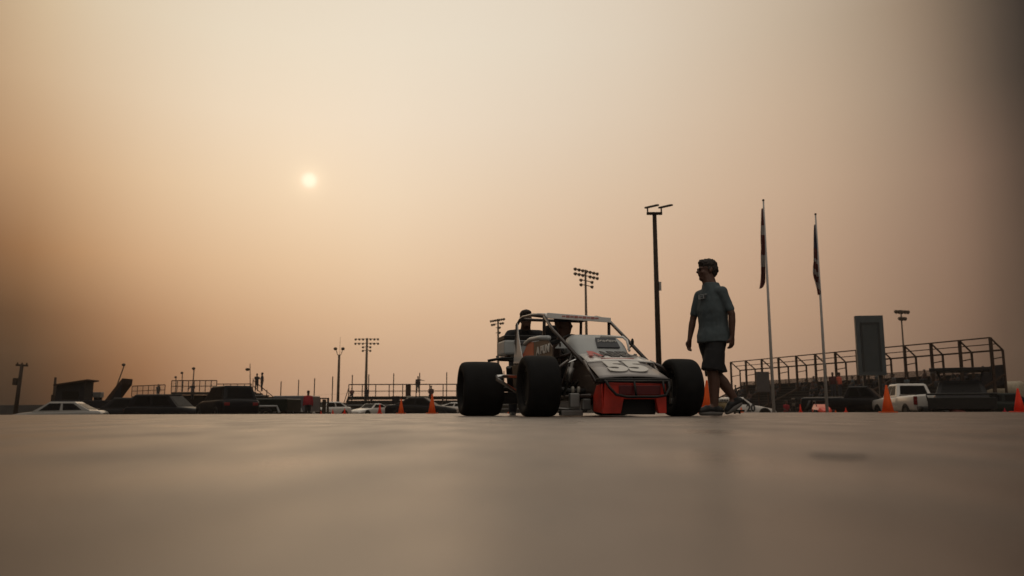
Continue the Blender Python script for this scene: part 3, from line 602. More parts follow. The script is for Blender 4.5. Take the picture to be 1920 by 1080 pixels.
# ------------------------------------------------------------------ vehicles
def vwheel(parent, c, R=.33, w=.2, face=1): return wheel(parent, c, R, w, face, mat('alloy', (.12, .12, .12), .35, .6), rubber, R*.62, 20)
def quad(mb, c4, off, inset=(0, 1, 0, 1)):
    """pane on a four-cornered face (bl, br, tr, tl), pushed out by off"""
    bl, br, tr, tl = [V(p) for p in c4]; n = (br-bl).cross(tl-bl).normalized()*off
    def q(a, b): return bl.lerp(br, a).lerp(tl.lerp(tr, a), b)+n
    a0, a1, b0, b1 = inset; pts = [q(a0, b0), q(a1, b0), q(a1, b1), q(a0, b1)]
    mb.add(pts+[p-n*1.8 for p in pts], [(0, 1, 2, 3), (7, 6, 5, 4), (0, 4, 5, 1), (1, 5, 6, 2), (2, 6, 7, 3), (3, 7, 4, 0)])
def vehicle(name, label, cat, loc, rz, paint, st, gh, ax_y, zr=.33, W2=.9, group=None, low=.24, lights=True):
    """st: stations (y, half width, belt z); gh: greenhouse y_front_base, y_front_top, y_rear_top, y_rear_base, roof z; local front = -y"""
    o = thing(name, label, cat, loc, rz, group); rings = []
    for y, w, z in st:
        zl = low+.06*(1 if abs(y) > abs(st[0][0])*.93 else 0)
        half = [(w*.86, zl), (w*.97, zl+.08), (w, (zl+z)/2), (w*.985, z-.12), (w*.93, z-.03), (w*.8, z), (w*.4, z+.022)]
        rings.append([V((a, y, b)) for a, b in half]+[V((0, y, z+.028))]+[V((-a, y, b)) for a, b in half[::-1]])
    m = MB(); m.loft(rings); body = m.build('body', paint, o, True); body.modifiers.new('b', 'BEVEL').limit_method = 'ANGLE'
    a, b, c, d, zt = gh
    def belt(y):
        for (y0, w0, z0), (y1, w1, z1) in zip(st, st[1:]):
            if y0 <= y <= y1: t = (y-y0)/(y1-y0); return w0+(w1-w0)*t, z0+(z1-z0)*t
        return st[-1][1:]
    wa, za = belt(a); wd, zd = belt(d); wt = min(wa, wd)*.74; wa *= .9; wd *= .9; za -= .03; zd -= .03
    fl, fr, rl, rr = V((wa, a, za)), V((-wa, a, za)), V((wd, d, zd)), V((-wd, d, zd))
    tfl, tfr, trl, trr = V((wt, b, zt-.05)), V((-wt, b, zt-.05)), V((wt, c, zt-.05)), V((-wt, c, zt-.05))
    g_ = MB(); mid = [V((p.x*.86, p.y*(1)+(.06 if p.y == b else -.06), zt)) for p in (tfr, tfl, trl, trr)]
    g_.loft([[fr, fl, rl, rr], [tfr, tfl, trl, trr], mid]); g_.build('cabin', paint, o, False, bevel=.03)
    w_ = MB(); quad(w_, (fr, fl, tfl, tfr), .012, (.08, .92, .1, .93)); w_.build('windscreen', glass, o)
    w_ = MB(); quad(w_, (rl, rr, trr, trl), .012, (.1, .9, .2, .9)); w_.build('rear_window', glass, o)
    for c4 in ((fl, rl, trl, tfl), (rr, fr, tfr, trr)):
        w_ = MB(); left = c4[0] is fl
        s1, s2 = ((.1, .47), (.53, .87)) if left else ((.13, .47), (.53, .9))
        quad(w_, c4, .012, (s1[0], s1[1], .16, .9)); w_.build('side_window', glass, o)
        w_ = MB(); quad(w_, c4, .012, (s2[0], s2[1], .16, .9)); w_.build('side_window', glass, o)
    for y in ax_y:
        for q in (-1, 1):
            wm = max(w for _, w, _ in st)
            ar = MB(); ar.lathe([(-.02, zr+.055), (.006, zr+.055), (.006, .02)], (q*(wm-.004)-(0 if q > 0 else 0), y, zr), 'X', 24); ar.lathe([(-.006, zr+.055), (.02, zr+.055), (.02, .02)], (q*(wm-.004), y, zr), 'X', 24) if q < 0 else None
            ar.build('wheel_arch', black_metal, o)
            vwheel(o, (q*(wm-.08), y, zr), zr, .21, q)
    if lights:
        y0, w0, z0 = st[0]; y1, w1, z1 = st[-1]
        for q in (-1, 1):
            MB().box((q*w0*.72, y0+.06, z0-.1), (w0*.36, .16, .13)).build('headlight', lamp_lens, o, bevel=.02)
            MB().box((q*w1*.78, y1-.05, z1-.1), (w1*.3, .13, .15)).build('tail_light', tail_red, o, bevel=.02)
    return o
SEDAN = [(-2.35, .72, .6), (-2.22, .84, .7), (-1.6, .9, .84), (-.95, .91, .92), (.9, .91, .97), (1.55, .9, .99), (2.2, .86, .96), (2.34, .78, .8)]
SUV = [(-2.3, .78, .8), (-2.18, .88, .95), (-1.4, .94, 1.06), (-.9, .95, 1.1), (1.0, .95, 1.12), (2.1, .92, 1.12), (2.28, .86, 1.0)]
COUPE = [(-2.35, .7, .52), (-2.2, .84, .62), (-1.3, .9, .8), (-.75, .91, .86), (.7, .91, .92), (1.6, .91, .95), (2.2, .86, .92), (2.32, .8, .75)]
def gp(px, Y): x = gx(px, Y); return (x, Y, terrain(x, Y))
vehicle('parked_car', 'shade-darkened white sedan parked at the far left edge, side on with dark windows', 'car', gp(108, 43), rad(-80), mat('shaded_white_car_paint', (.2, .185, .165), .3, coat=.4, var=.04), SEDAN, (-1.0, -.25, 1.05, 1.85, 1.43), (-1.4, 1.4))  # white sedan; the shade at this edge is put into its paint colour
vehicle('parked_suv', 'black SUV parked rear on in front of the left bleachers', 'SUV', gp(424, 41), rad(180+36), black_car, SUV, (-1.0, -.3, 1.75, 2.15, 1.78), (-1.4, 1.4), .37)
vehicle('parked_car', 'white hatchback with a low nose behind two tiny red cones', 'car', gp(611, 74), rad(-38), white_car, SEDAN, (-1.0, -.3, 1.2, 2.0, 1.43), (-1.4, 1.4))
vehicle('parked_car', 'small white coupe behind the red cone, between the white hatchback and black sedan', 'car', gp(695, 78), rad(-32), white_car, COUPE, (-.75, -.1, .8, 1.6, 1.3), (-1.4, 1.4))
vehicle('parked_car', 'black sedan seen side on behind the two orange cones', 'car', gp(793, 54), rad(84), black_car, SEDAN, (-1.0, -.25, .85, 1.75, 1.44), (-1.4, 1.4))
vehicle('parked_car', 'white car half hidden behind the big rear tyre of the race car', 'car', gp(868, 62), rad(70), white_car, COUPE, (-.75, -.1, .8, 1.6, 1.2), (-1.4, 1.4))
nc = vehicle('race_coupe', 'white coupe with dark numerals on its door, behind the walking man', 'race coupe', gp(1379, 46), rad(96), white_car, COUPE, (-.95, -.3, .75, 1.5, 1.32), (-1.5, 1.4))
nc.scale = (.9, .9, .95)
text('20', 'door_number', .55, ink, nc, Matrix(((0, 0, -1, -.925), (-1, 0, 0, -.62), (0, 1, 0, .68), (0, 0, 0, 1))), .006, .02)
vehicle('parked_car', 'dark green car at the right edge beside the tall red cone', 'car', gp(1893, 44), rad(70), green_car, SEDAN, (-1.0, -.3, 1.0, 1.8, 1.4), (-1.4, 1.4))
vehicle('parked_suv', 'long black SUV in the dark left of the rear on SUV', 'SUV', gp(318, 46), rad(80), black_car, SUV, (-1.0, -.3, 1.75, 2.15, 1.78), (-1.4, 1.4), .37)
vehicle('parked_car', 'black wagon in the dark below the leaning ramp', 'car', gp(230, 47), rad(-82), black_car, SUV, (-1.0, -.3, 1.75, 2.15, 1.7), (-1.4, 1.4), .35)
# white pickup: cab and bed
PK = [(-2.9, .86, .9), (-2.75, .96, 1.08), (-1.6, 1.0, 1.16), (-1.2, 1.0, 1.2), (.6, 1.0, 1.22), (.66, 1.0, 1.26), (2.75, 1.0, 1.26), (2.85, .97, 1.2)]
pk = vehicle('pickup_truck', 'white pickup truck with dark tail lamp parked behind the orange cone', 'pickup truck', gp(1708, 43), rad(180-3), white_car, PK, (-1.35, -.7, .3, .58, 1.88), (-1.85, 1.75), .4, low=.42)
for ch in list(pk.children):
    if ch.name.startswith('tail_light'): bpy.data.objects.remove(ch)
for q in (-1, 1): MB().box((q*.93, 2.83, .98), (.17, .12, .42)).build('tail_light', tail_red, pk, bevel=.03)
MB().box((0, 1.72, 1.235), (1.7, 1.95, .12)).build('bed_cover', black_metal, pk, bevel=.02); MB().box((0, 2.9, .62), (1.8, .16, .2)).build('rear_bumper', steel, pk, bevel=.03)
bt = vehicle('pickup_truck', 'black pickup truck behind the red pair of spectators, left of the white pickup', 'pickup truck', gp(1607, 47), rad(60), black_car, PK, (-1.35, -.7, .3, .58, 1.86), (-1.85, 1.75), .4, low=.42)
# black truck with roof rack on the right
ut = vehicle('utility_truck', 'black utility truck with a flat roof rack parked right of the white pickup', 'truck', gp(1806, 38), rad(151), black_car, SUV, (-1.0, -.5, 1.2, 2.1, 1.82), (-1.4, 1.4), .42, low=.4)
ut.scale = (1.25, 1.1, 1.0)
rk = MB()
for x in (-.72, .72):
    for y in (-.5, .9): rk.tube([(x*.85, y, 1.74), (x, y, 2.28)], .035, 6)
rk.box((0, .2, 2.32), (1.95, 1.9, .16)); rk.build('roof_rack', black_metal, ut, bevel=.02)
bb = MB(); bb.box((0, 2.42, .8), (2.1, .2, .5)); bb.tube([(-1.02, 2.4, .9), (-1.1, 2.4, 1.2), (1.1, 2.4, 1.2), (1.02, 2.4, .9)], .05, 8); bb.build('rear_carrier', black_metal, ut, bevel=.03)
# second dark open racer beside it
orc = thing('midget_racer', 'dark open wheel racer with orange trim between the white pickup and the black truck', 'race car', gp(1778, 36.5), rad(5)); orc.scale = (.8, .8, .8)
for x, y, R, w in ((-.75, -.9, .33, .26), (.75, -.9, .33, .26), (-.8, .9, .42, .4), (.8, .9, .42, .4)): wheel(orc, (x, y, R), R, w, 1 if x > 0 else -1, n=24)
m = MB(); m.loft([[V((a*w, y, z0+b*h)) for a, b in ((-1, 0), (1, 0), (1, .6), (.7, 1), (-.7, 1), (-1, .6))] for y, w, z0, h in ((-1.5, .2, .3, .2), (-1.0, .3, .25, .4), (-.2, .38, .22, .6), (.6, .4, .25, .65), (1.3, .3, .4, .5))]); m.build('body', mat('maroon', (.1, .015, .012), .4), orc, bevel=.02)
m = MB()
for x in (-.35, .35): m.tube([(x, -.3, .8), (x, .0, 1.35), (x, .6, 1.4), (x, .9, .8)], .03, 8)
m.tube([(-.35, .0, 1.35), (.35, .0, 1.35)], .03, 8); m.tube([(-.35, .6, 1.4), (.35, .6, 1.4)], .03, 8); m.build('roll_cage', mat('orange_cage', (.45, .16, .05), .4), orc, True)
# red buggy
bg = thing('buggy', 'red dune buggy with black wheels beside the second flagpole', 'buggy', gp(1541, 45), rad(-8)); bg.scale = (.66, .66, .78)
for x, y in ((-.7, -1), (.7, -1), (-.7, 1), (.7, 1)): wheel(bg, (x, y, .36), .36, .28, 1 if x > 0 else -1, n=24)
m = MB(); m.loft([[V((a*w, y, z0+b*h)) for a, b in ((-1, 0), (1, 0), (1, .6), (.75, 1), (-.75, 1), (-1, .6))] for y, w, z0, h in ((-1.6, .3, .4, .25), (-1.1, .55, .4, .45), (-.3, .62, .35, .6), (.7, .62, .35, .75), (1.5, .5, .5, .4))]); m.build('body', mat('buggy_red', (.75, .07, .03), .4, coat=.3), bg, bevel=.03)
m = MB()
for x in (-.5, .5): m.tube([(x, -.5, .95), (x, .0, 1.32), (x, .7, 1.3), (x, 1.2, .9)], .03, 8)
for y, z in ((0, 1.32), (.7, 1.3)): m.tube([(-.5, y, z), (.5, y, z)], .03, 8)
m.build('roll_cage', black_metal, bg, True)
# kart stand and go-karts between flagpoles
kt = thing('pit_cart', 'low black pit cart with a raised tray left of the red buggy', 'cart', gp(1494, 44), rad(75))
for x, y in ((-.4, -.5), (.4, -.5), (-.4, .5), (.4, .5)): wheel(kt, (x, y, .22), .22, .18, 1 if x > 0 else -1, rr=.1, n=20)
MB().box((0, 0, .4), (.8, 1.5, .1)).build('deck', black_metal, kt, bevel=.02); m = MB()
m.tube([(-.3, -.4, .45), (-.3, -.7, 1.05)], .03, 6); m.tube([(.3, -.4, .45), (.3, -.7, 1.05)], .03, 6); m.build('handle', black_metal, kt, True)
t2 = thing('tool_trolley', 'black trolley with two stacked trays between the flagpoles', 'trolley', gp(1498, 49), rad(88))
m = MB(); m.box((0, 0, 1.2), (.7, .62, .1)); m.box((0, 0, .85), (.7, .6, .16)); m.build('tray', black_metal, t2, bevel=.02); m = MB()
for x in (-.3, .3):
    for y in (-.25, .25): m.bar((x, y, 0), (x, y, 1.2), .05)
m.build('frame', black_metal, t2)
# trailers on the left
def trailer(label, px, Y, rz, L, Wd, Hh, m_, wheel_m=None):
    o = thing('trailer', label, 'trailer', gp(px, Y), rz, None)
    MB().box((0, 0, .55+Hh/2), (Wd, L, Hh)).build('body', m_, o, bevel=.06)
    fd = MB()
    for q in (-1, 1): fd.tube([(q*(Wd/2+.02), -.75, .5), (q*(Wd/2+.02), -.6, .85), (q*(Wd/2+.02), .6, .85), (q*(Wd/2+.02), .75, .5)], .07, 6)
    fd.build('mudguard', alu, o)
    for q in (-1, 1):
        wheel(o, (q*(Wd/2+.05), 0, .38), .38, .22, q, wheel_m or rim_mat, n=24)
    m2 = MB(); m2.bar((0, -L/2, .5), (0, -L/2-1.1, .45), .1); m2.bar((0, -L/2-1.0, .45), (0, -L/2-1.0, 0), .06); m2.build('drawbar', black_metal, o)
    return o
trailer('dark trailer with a pale wheel hub parked right of the black SUV', 515, 48, rad(80), 2.4, 1.9, .72, green_car, mat('tan_hub', (.3, .26, .17), .6))
trailer('grey box trailer behind the woman in red', 556, 56, rad(84), 2.6, 1.9, 1.05, grey_car)
trailer('long black trailer below the ticket booth in the dark', 190, 54, rad(86), 5.5, 2.1, 1.1, dark_build)

# ------------------------------------------------------------------ poles, flags, lights
def pole_to(px_base, px_top, py_top, Y):
    b = V(gp(px_base, Y)); t = at(px_top, py_top, Y); return b, V((b.x+(t.x-b.x)*.3, Y, t.z))
def flagpole(label, px, py_top, Y):
    b = V(gp(px, Y)); Ht = hz(py_top, Y, px)-b.z; o = thing('flagpole', label, 'flagpole', b, 0, 'white flagpoles')
    MB().tube([(0, 0, 0), (0, 0, Ht*.4), (0, 0, Ht)], [.078, .068, .038], 14).build('pole', pole_white, o, True)
    MB().ell((0, 0, Ht+.04), (.06, .06, .06)).build('finial', pole_brown, o, True)
    m = MB(); m.lathe([(0, .14), (.05, .13), (.09, .085)], n=16); m.build('base_collar', steel, o, True)
    m = MB(); m.tube([(-.06, -.03, 1.2), (-.05, -.03, Ht*.97)], .008, 5); m.build('halyard', pole_white, o, True)
    return b, Ht
f1 = flagpole('tallest white flagpole carrying the red and white flag', 1451, 377, 39)
f2 = flagpole('shorter white flagpole carrying the dark striped flag', 1551, 403, 42)
def flag_mat(name, stripes, vec=(0, 0, 1), scale=1.0):
    m = bpy.data.materials.new(name); m.use_nodes = True; t = m.node_tree; b = t.nodes['Principled BSDF']; b.inputs['Roughness'].default_value = .85
    tc = t.nodes.new('ShaderNodeTexCoord'); dt = t.nodes.new('ShaderNodeVectorMath'); dt.operation = 'DOT_PRODUCT'; dt.inputs[1].default_value = vec; t.links.new(tc.outputs['Object'], dt.inputs[0])
    no = t.nodes.new('ShaderNodeTexNoise'); no.inputs['Scale'].default_value = 3; t.links.new(tc.outputs['Object'], no.inputs[0])
    ad = t.nodes.new('ShaderNodeMath'); ad.operation = 'MULTIPLY_ADD'; t.links.new(no.outputs['Fac'], ad.inputs[0]); ad.inputs[1].default_value = .25; t.links.new(dt.outputs['Value'], ad.inputs[2])
    sc = t.nodes.new('ShaderNodeMath'); sc.operation = 'MULTIPLY'; t.links.new(ad.outputs[0], sc.inputs[0]); sc.inputs[1].default_value = scale
    r = t.nodes.new('ShaderNodeValToRGB'); r.color_ramp.interpolation = 'CONSTANT'
    while len(r.color_ramp.elements) < len(stripes): r.color_ramp.elements.new(.5)
    for e, (p, c) in zip(r.color_ramp.elements, stripes): e.position = p; e.color = c+(1,)
    t.links.new(sc.outputs[0], r.inputs[0]); t.links.new(r.outputs[0], b.inputs['Base Color']); return m
DR, PW, NV = (.12, .012, .012), (.42, .38, .36), (.025, .025, .06)
def limp_flag(name, label, b, Ht, Y, outline, m):
    """limp hanging cloth: rows (z below top, x left, x right), folded in depth"""
    mb = MB(); n = 15; top = outline[0][0]
    for z, xl, xr in outline:
        for i in range(n):
            t = i/(n-1); mb.v.append(V((xl+(xr-xl)*t+.03*math.sin(z*3+i), .13*math.sin(t*15+z*1.3)*min(1, .25+(top-z)*.6), z)))
    mb.f = [(j*n+i, j*n+i+1, (j+1)*n+i+1, (j+1)*n+i) for j in range(len(outline)-1) for i in range(n-1)]
    o = mb.build(name, m, None, True, solid=.012, sub=1); o.location = b; tag(o, label, 'flag', 'limp flags'); return o
def outl(rows, pole_px, pole_top, Y, b, slope):
    out = []
    for py, xl, xr in rows:
        z = hz(py, Y, pole_px)-b.z; out.append((z, (xl)/1540*Y, (xr)/1540*Y))
    return out
# pixel offsets are taken from the pole's own line
o1 = outl([(390, -4, -1), (410, -5, -1), (435, -8, -1), (460, -10, -1), (482, -11, -2), (505, -11, -3), (525, -13, -5), (535, -14, -8), (541, -15, -13)], 1451, 377, 39, f1[0], 0)
H1 = o1[0][0]
limp_flag('flag', 'red and white flag hanging limp on the tallest flagpole', f1[0], f1[1], 39, o1, flag_mat('red_white_flag', [(0, DR), (.28, PW), (.42, DR), (.66, PW), (.76, DR)], (0, 0, 1), .17 if 0 else 1/4.2))
o2 = outl([(420, -3, -1), (440, -5, -1), (465, -7, -1), (490, -10, -1), (512, -13, -1), (525, -10, -1), (540, -6, -1), (553, -4, -1)], 1551, 403, 42, f2[0], 0)
limp_flag('flag', 'dark blue, red and white striped flag hanging limp on the shorter flagpole', f2[0], f2[1], 42, o2, flag_mat('striped_flag', [(0, DR), (.08, PW), (.16, DR), (.24, PW), (.3, DR), (.4, PW), (.45, DR), (.58, NV)], (.9, 0, 1), 1/4.2))
# shift the banded coordinate so that bands start at the flag's foot
for o, ol in ((bpy.data.objects['flag'], o1), (bpy.data.objects['flag.001'], o2)):
    zf = ol[-1][0]; o.data.transform(Matrix.Translation((0, 0, -zf))); o.location = o.location+V((0, 0, zf))

# parking light with two flat heads
b = V(gp(1238, 39)); Ht = hz(400, 39)-b.z
o = thing('street_light', 'dark square lamp post with two flat tilted heads behind the front tyre', 'street light', b)
MB().tube([(0, 0, 0), (0, 0, Ht)], [.15, .1], 8).build('pole', pole_brown, o, True)
MB().box((.0, 0, Ht-.03), (.75, .12, .13)).build('crossarm', pole_brown, o, bevel=.01)
for x in (-.33, .34):
    m = MB(); m.tube([(x, 0, Ht), (x, 0, Ht+.22)], .04, 8); m.box((x+.19, -.1, Ht+.3), (.62, .5, .09), Euler((rad(14), rad(-13), 0)).to_matrix()); m.build('lamp_head', pole_brown, o, bevel=.02)
MB().box((.16, -.06, Ht*.64), (.1, .12, .42)).build('banner_bracket', pole_white, o, bevel=.01)

def mast(label, px, py_top, Y, rz, rows, spacing, tilt=0, r=.3, lamp=.3):
    """stadium light: pole, crossarms, floodlights. rows = (drop, [positions])"""
    b = V(gp(px, Y)); Ht = hz(py_top, Y, px)-b.z; o = thing('light_mast', label, 'floodlight mast', b, rz, 'stadium light masts')
    MB().tube([(0, 0, 0), (0, 0, Ht)], [r, r*.6], 10).build('pole', mast_steel, o, True)
    for dz, n, extra in rows:
        hw = max(abs(x) for x in extra); MB().box((0, -.0, Ht-dz), (hw*2*spacing, .14, .12)).build('crossarm', mast_steel, o)
        for x in extra:
            m = MB(); m.lathe([(-.25, lamp*.35), (-.1, lamp*.75), (.2, lamp), (.24, lamp*.9)], (0, 0, 0), 'Y', 12)
            f_ = m.build('floodlight', mast_steel, o, True); f_.location = (x*spacing, -.12, Ht-dz-.1); f_.rotation_euler = (rad(200), 0, rad(random.uniform(-12, 12)))
    return o
mast('floodlight mast with a wide double row of lamps above the middle bleachers', 685, 634, 208, 0, [(.2, 7, [-3, -2, -1, 0, 1, 2, 3]), (1.3, 6, [-3, -2, -1, 1, 2, 3]), (2.2, 2, [-1, 1]), (3.1, 2, [-1, 1])], .95, r=.42)
mast('tallest floodlight mast seen above the race car roof', 1102, 506, 140, rad(50), [(.2, 5, [-3, -2, -1, 0, 1, 2, 3]), (1.0, 5, [-3, -2, -1, 1, 2, 3]), (1.9, 3, [-1.5, 1.5]), (2.7, 3, [-1.5, 1.5])], 1.1, r=.3)
mast('floodlight mast showing just left of the crewman head behind the race car', 934, 598, 190, rad(-55), [(.2, 5, [-3, -2, -1, 0, 1, 2, 3]), (1.1, 5, [-2.5, -1.5, 1.5, 2.5]), (2.0, 2, [1.0]), (3.2, 2, [1.0])], .9, r=.34)
mast('slim floodlight mast rising behind the right grandstand frame', 1703, 581, 120, rad(15), [(.2, 5, [-2.4, -1.2, 0, 1.2, 2.4]), (1.2, 2, [-1, 0, 1])], .42, r=.16, lamp=.3)
# twin-armed lamp and lamp poles
b = V(gp(633, 88)); Ht = hz(664, 88)-b.z
o = thing('street_light', 'twin-armed lamp post left of the middle bleachers', 'street light', b)
MB().tube([(0, 0, 0), (0, 0, Ht)], [.17, .12], 8).build('pole', mast_steel, o, True)
for q in (-1, 1):
    m = MB(); m.tube([(0, 0, Ht-.2), (q*.2, 0, Ht+.05), (q*.34, 0, Ht+.5)], .035, 6); m.build('lamp_arm', mast_steel, o, True)
    m = MB(); m.ell((q*.4, -.1, Ht+.62), (.2, .22, .17)); m.build('lamp_head', mast_steel, o, True)
MB().tube([(.05, 0, Ht), (.06, 0, Ht+1.9)], .015, 5).build('antenna', mast_steel, o)
def lamp_pole(label, px, px_top, py_top, Y, ant=False):
    b = V(gp(px, Y)); t = at(px_top, py_top, Y)-b; o = thing('lamp_pole', label, 'lamp pole', b, 0, 'thin lamp poles along the left track')
    MB().tube([(0, 0, 0), (t.x, 0, t.z)], [.09, .06], 6).build('pole', mast_steel, o, True)
    m = MB(); m.ell((t.x+(.0 if not ant else -.35), -.15, t.z+.05 if not ant else t.z*.72+1.2), (.18, .2, .16)); m.build('lamp_head', mast_steel, o, True)
    return o
lamp_pole('thin lamp pole leaning right above the tilted ramp', 196, 233, 685, 85)
lamp_pole('thin lamp pole rising through the left bleacher railing', 357, 364, 692, 90)
lamp_pole('shorter thin lamp pole behind the left bleacher railing', 340, 342, 700, 105)
lamp_pole('faintest short lamp pole left of the others behind the bleachers', 328, 330, 708, 120)
b = V(gp(470, 75)); Ht = hz(680, 75)-b.z
o = thing('lamp_pole', 'lamp pole with a thin antenna beside the two spectators on the left bleachers', 'lamp pole', b, 0, 'thin lamp poles along the left track'); MB().tube([(0, 0, 0), (-.25, 0, Ht)], [.07, .03], 6).build('pole', mast_steel, o, True)
MB().ell((-.42, -.1, Ht-.55), (.2, .2, .14)).build('lamp_head', mast_steel, o, True)
b = V(gp(28, 72)); Ht = hz(680, 72)-b.z
o = thing('utility_pole', 'wooden utility pole with a box at the far left', 'utility pole', b); o.rotation_euler.y = rad(3)
MB().tube([(0, 0, 0), (0, 0, Ht)], [.2, .14], 8).build('pole', pole_brown, o, True); MB().box((0, 0, Ht-.1), (1.0, .2, .16)).build('crossarm', pole_brown, o); MB().box((-.32, -.05, Ht*.62+.4), (.36, .4, .62)).build('transformer_box', pole_brown, o, bevel=.04)
for q in (-.4, 0, .4): MB().lathe([(0, .05), (.06, .07), (.16, .04)], (q, 0, Ht-.02), n=8).build('insulator', pole_brown, o)
b = V(gp(99, 66)); Ht = hz(705, 66)-b.z
o = thing('post', 'bare short post between the utility pole and the ticket booth', 'post', b); MB().tube([(0, 0, 0), (0, 0, Ht)], [.15, .09], 8).build('pole', pole_brown, o, True); MB().box((0, 0, Ht*.45), (.34, .3, 1.3)).build('post_sleeve', pole_brown, o, bevel=.03)

# ------------------------------------------------------------------ booth, ramp
b = V(gp(136, 60)); T1 = hz(711, 60)-b.z; o = thing('booth', 'dark booth with an overhanging slanted roof at the left', 'booth', b, rad(8))
MB().prism([(-.9, 0), (1.0, 0), (1.0, T1-.1), (-.9, T1-.4)], 1.8, Matrix(((1, 0, 0, 0), (0, 0, 1, -.9), (0, 1, 0, 0), (0, 0, 0, 1)))).build('wall', dark_build, o, bevel=.02)
MB().prism([(-1.0, T1-.41), (1.3, T1-.04), (1.28, T1+.05), (-1.0, T1-.32)], 2.3, Matrix(((1, 0, 0, 0), (0, 0, 1, -1.2), (0, 1, 0, 0), (0, 0, 0, 1)))).build('roof', rust_steel, o)
w_ = MB().box((.1, -.92, T1-1.1), (1.1, .05, .6)).build('window', glass, o, bevel=.01); MB().box((.1, -.96, T1-1.43), (1.3, .2, .05)).build('sill', wood, w_)
b = V(gp(212, 58)); T2 = hz(708, 58)-b.z; o = thing('loading_ramp', 'dark wedge shaped ramp rising to a point beside the booth', 'ramp', b)
m = MB(); m.prism([(-.8, T2*.3), (.86, T2), (.84, T2*.88), (-.45, T2*.3)], 1.6, Matrix(((1, 0, 0, 0), (0, 0, 1, -.8), (0, 1, 0, 0), (0, 0, 0, 1)))); m.build('ramp_deck', rust_steel, o)
MB().prism([(.1, 0), (.76, 0), (.84, T2*.97), (.1, T2*.62)], .08, Matrix(((1, 0, 0, 0), (0, 0, 1, -.78), (0, 1, 0, 0), (0, 0, 0, 1)))).build('side_plate', dark_build, o)
m = MB(); m.bar((-.7, .0, 0), (-.7, 0, T2*.45), .12); m.bar((-.7, 0, T2*.42), (.7, 0, .2), .08); m.build('brace', rust_steel, o)
b = V(gp(182, 62)); o = thing('equipment_box', 'low pale fronted equipment box on a stand between booth and ramp', 'box', b); zt = hz(733, 62)-b.z
MB().box((0, 0, zt-.2), (.6, .5, .4)).build('cabinet', alu, o, bevel=.02); MB().box((0, 0, (zt-.4)/2), (.45, .4, zt-.4)).build('stand', dark_build, o)

# ------------------------------------------------------------------ bleachers
def railing(o, p0, p1, h, n, m_=rust_steel, r=.035, mids=1, mesh=False):
    p0, p1 = V(p0), V(p1)
    for i in range(n+1):
        p = p0.lerp(p1, i/n); MB().tube([p, p+V((0, 0, h))], r, 6).build('rail_post', m_, o)
    t = MB(); t.tube([p0+V((0, 0, h)), p1+V((0, 0, h))], r*1.1, 6)
    for k_ in range(mids): t.tube([p0+V((0, 0, h*(k_+1)/(mids+1))), p1+V((0, 0, h*(k_+1)/(mids+1)))], r*.8, 6)
    t.build('handrail', m_, o)
    if mesh:
        w = MB(); d = (p1-p0).length; k_ = int(d/.22); up = V((0, 0, h))
        for i in range(-int(h/.22), k_):
            a0 = i*.22; b0 = a0+h
            for fl in (0, 1):
                s0, s1 = max(0, a0), min(d, b0)
                if s1 <= s0: continue
                z0, z1 = (s0-a0), (s1-a0)
                if fl: z0, z1 = h-z0, h-z1
                w.bar(p0.lerp(p1, s0/d)+V((0, .01*fl, z0)), p0.lerp(p1, s1/d)+V((0, .01*fl, z1)), .014)
        w.build('wire_mesh', alu, o)
# middle bleachers: deck front seen from px 643..1000
Y = 84; b = V(gp(640, Y)); zd = hz(742, Y)-b.z; xe = gx(1010, Y)-b.x; zr = hz(718, Y)-b.z
o = thing('bleachers', 'long low bleachers with a tubular railing behind the parked cars in the middle', 'bleachers', b)
for i in range(5):
    MB().box((xe/2, .3+.75*(4-i)*-1+3, .35+i*(zd-.35)/4), (xe, .34, .07)).build('seat_plank', alu if i in (1, 2) else wood, o)
    MB().box((xe/2, .62+.75*(4-i)*-1+3, .18+i*(zd-.35)/4), (xe, .04, .3)).build('riser_board', wood, o)
for i in range(9):
    x = xe*i/8; m = MB(); m.bar((x, 0, 0), (x, 3.4, zd), .1); m.bar((x, 3.4, 0), (x, 3.4, zd), .1); m.build('stringer', rust_steel, o)
railing(o, (0, 3.5, zd-.1), (xe, 3.5, zd-.1), zr-zd+.1, 14, rust_steel, .05, 1)
m = MB(); m.bar((0, -.2, .5), (0, 3.4, zd+.9), .06); m.bar((0, -.2, 0), (0, -.2, .55), .06); m.build('stair_rail', rust_steel, o)
MB().box((gx(757, Y)-b.x, 3.35, (zr+zd)/2), (.55, .05, zr-zd)).build('rail_panel', rust_steel, o)
seat_mid = (b, zd, Y+3)
# left bleachers: raised platform with mesh railing and benches stepping down to the right
Y = 70; b = V(gp(320, Y)); zd = hz(733, Y)-b.z; zr = hz(713, Y)-b.z; x2 = gx(470, Y)-b.x; x1 = gx(405, Y)-b.x
o = thing('bleachers', 'left bleachers with a mesh railed deck and benches stepping down to the right', 'bleachers', b)
MB().box((x2/2, .6, zd-.12), (x2, 1.6, .2)).build('deck', wood, o)
MB().box((x2/2, .9, (zd-.25)/2), (x2, .08, zd-.25)).build('skirt', dark_build, o)
railing(o, (0, -.15, zd), (x1, -.15, zd), zr-zd+.05, 8, rust_steel, .035, 1, True)
railing(o, (x1, -.15, zd), (x2, -.15, zd), (zr-zd)*.72, 5, rust_steel, .035, 1)
for i in range(7):
    MB().box((x2-1.2+.6*i, .2, zd-.02-i*.15), (2.6-.05*i, 1.5, .08)).build('seat_plank', wood if i % 2 else alu, o)
    MB().box((x2-1.2+.6*i, .3, zd-.1-i*.15), (2.4, 1.2, .09)).build('riser_board', dark_build, o)
m = MB(); a0 = V((x2+.25, -.5, zd+.95)); a1 = V((gx(556, Y)-b.x, -.5, .55))
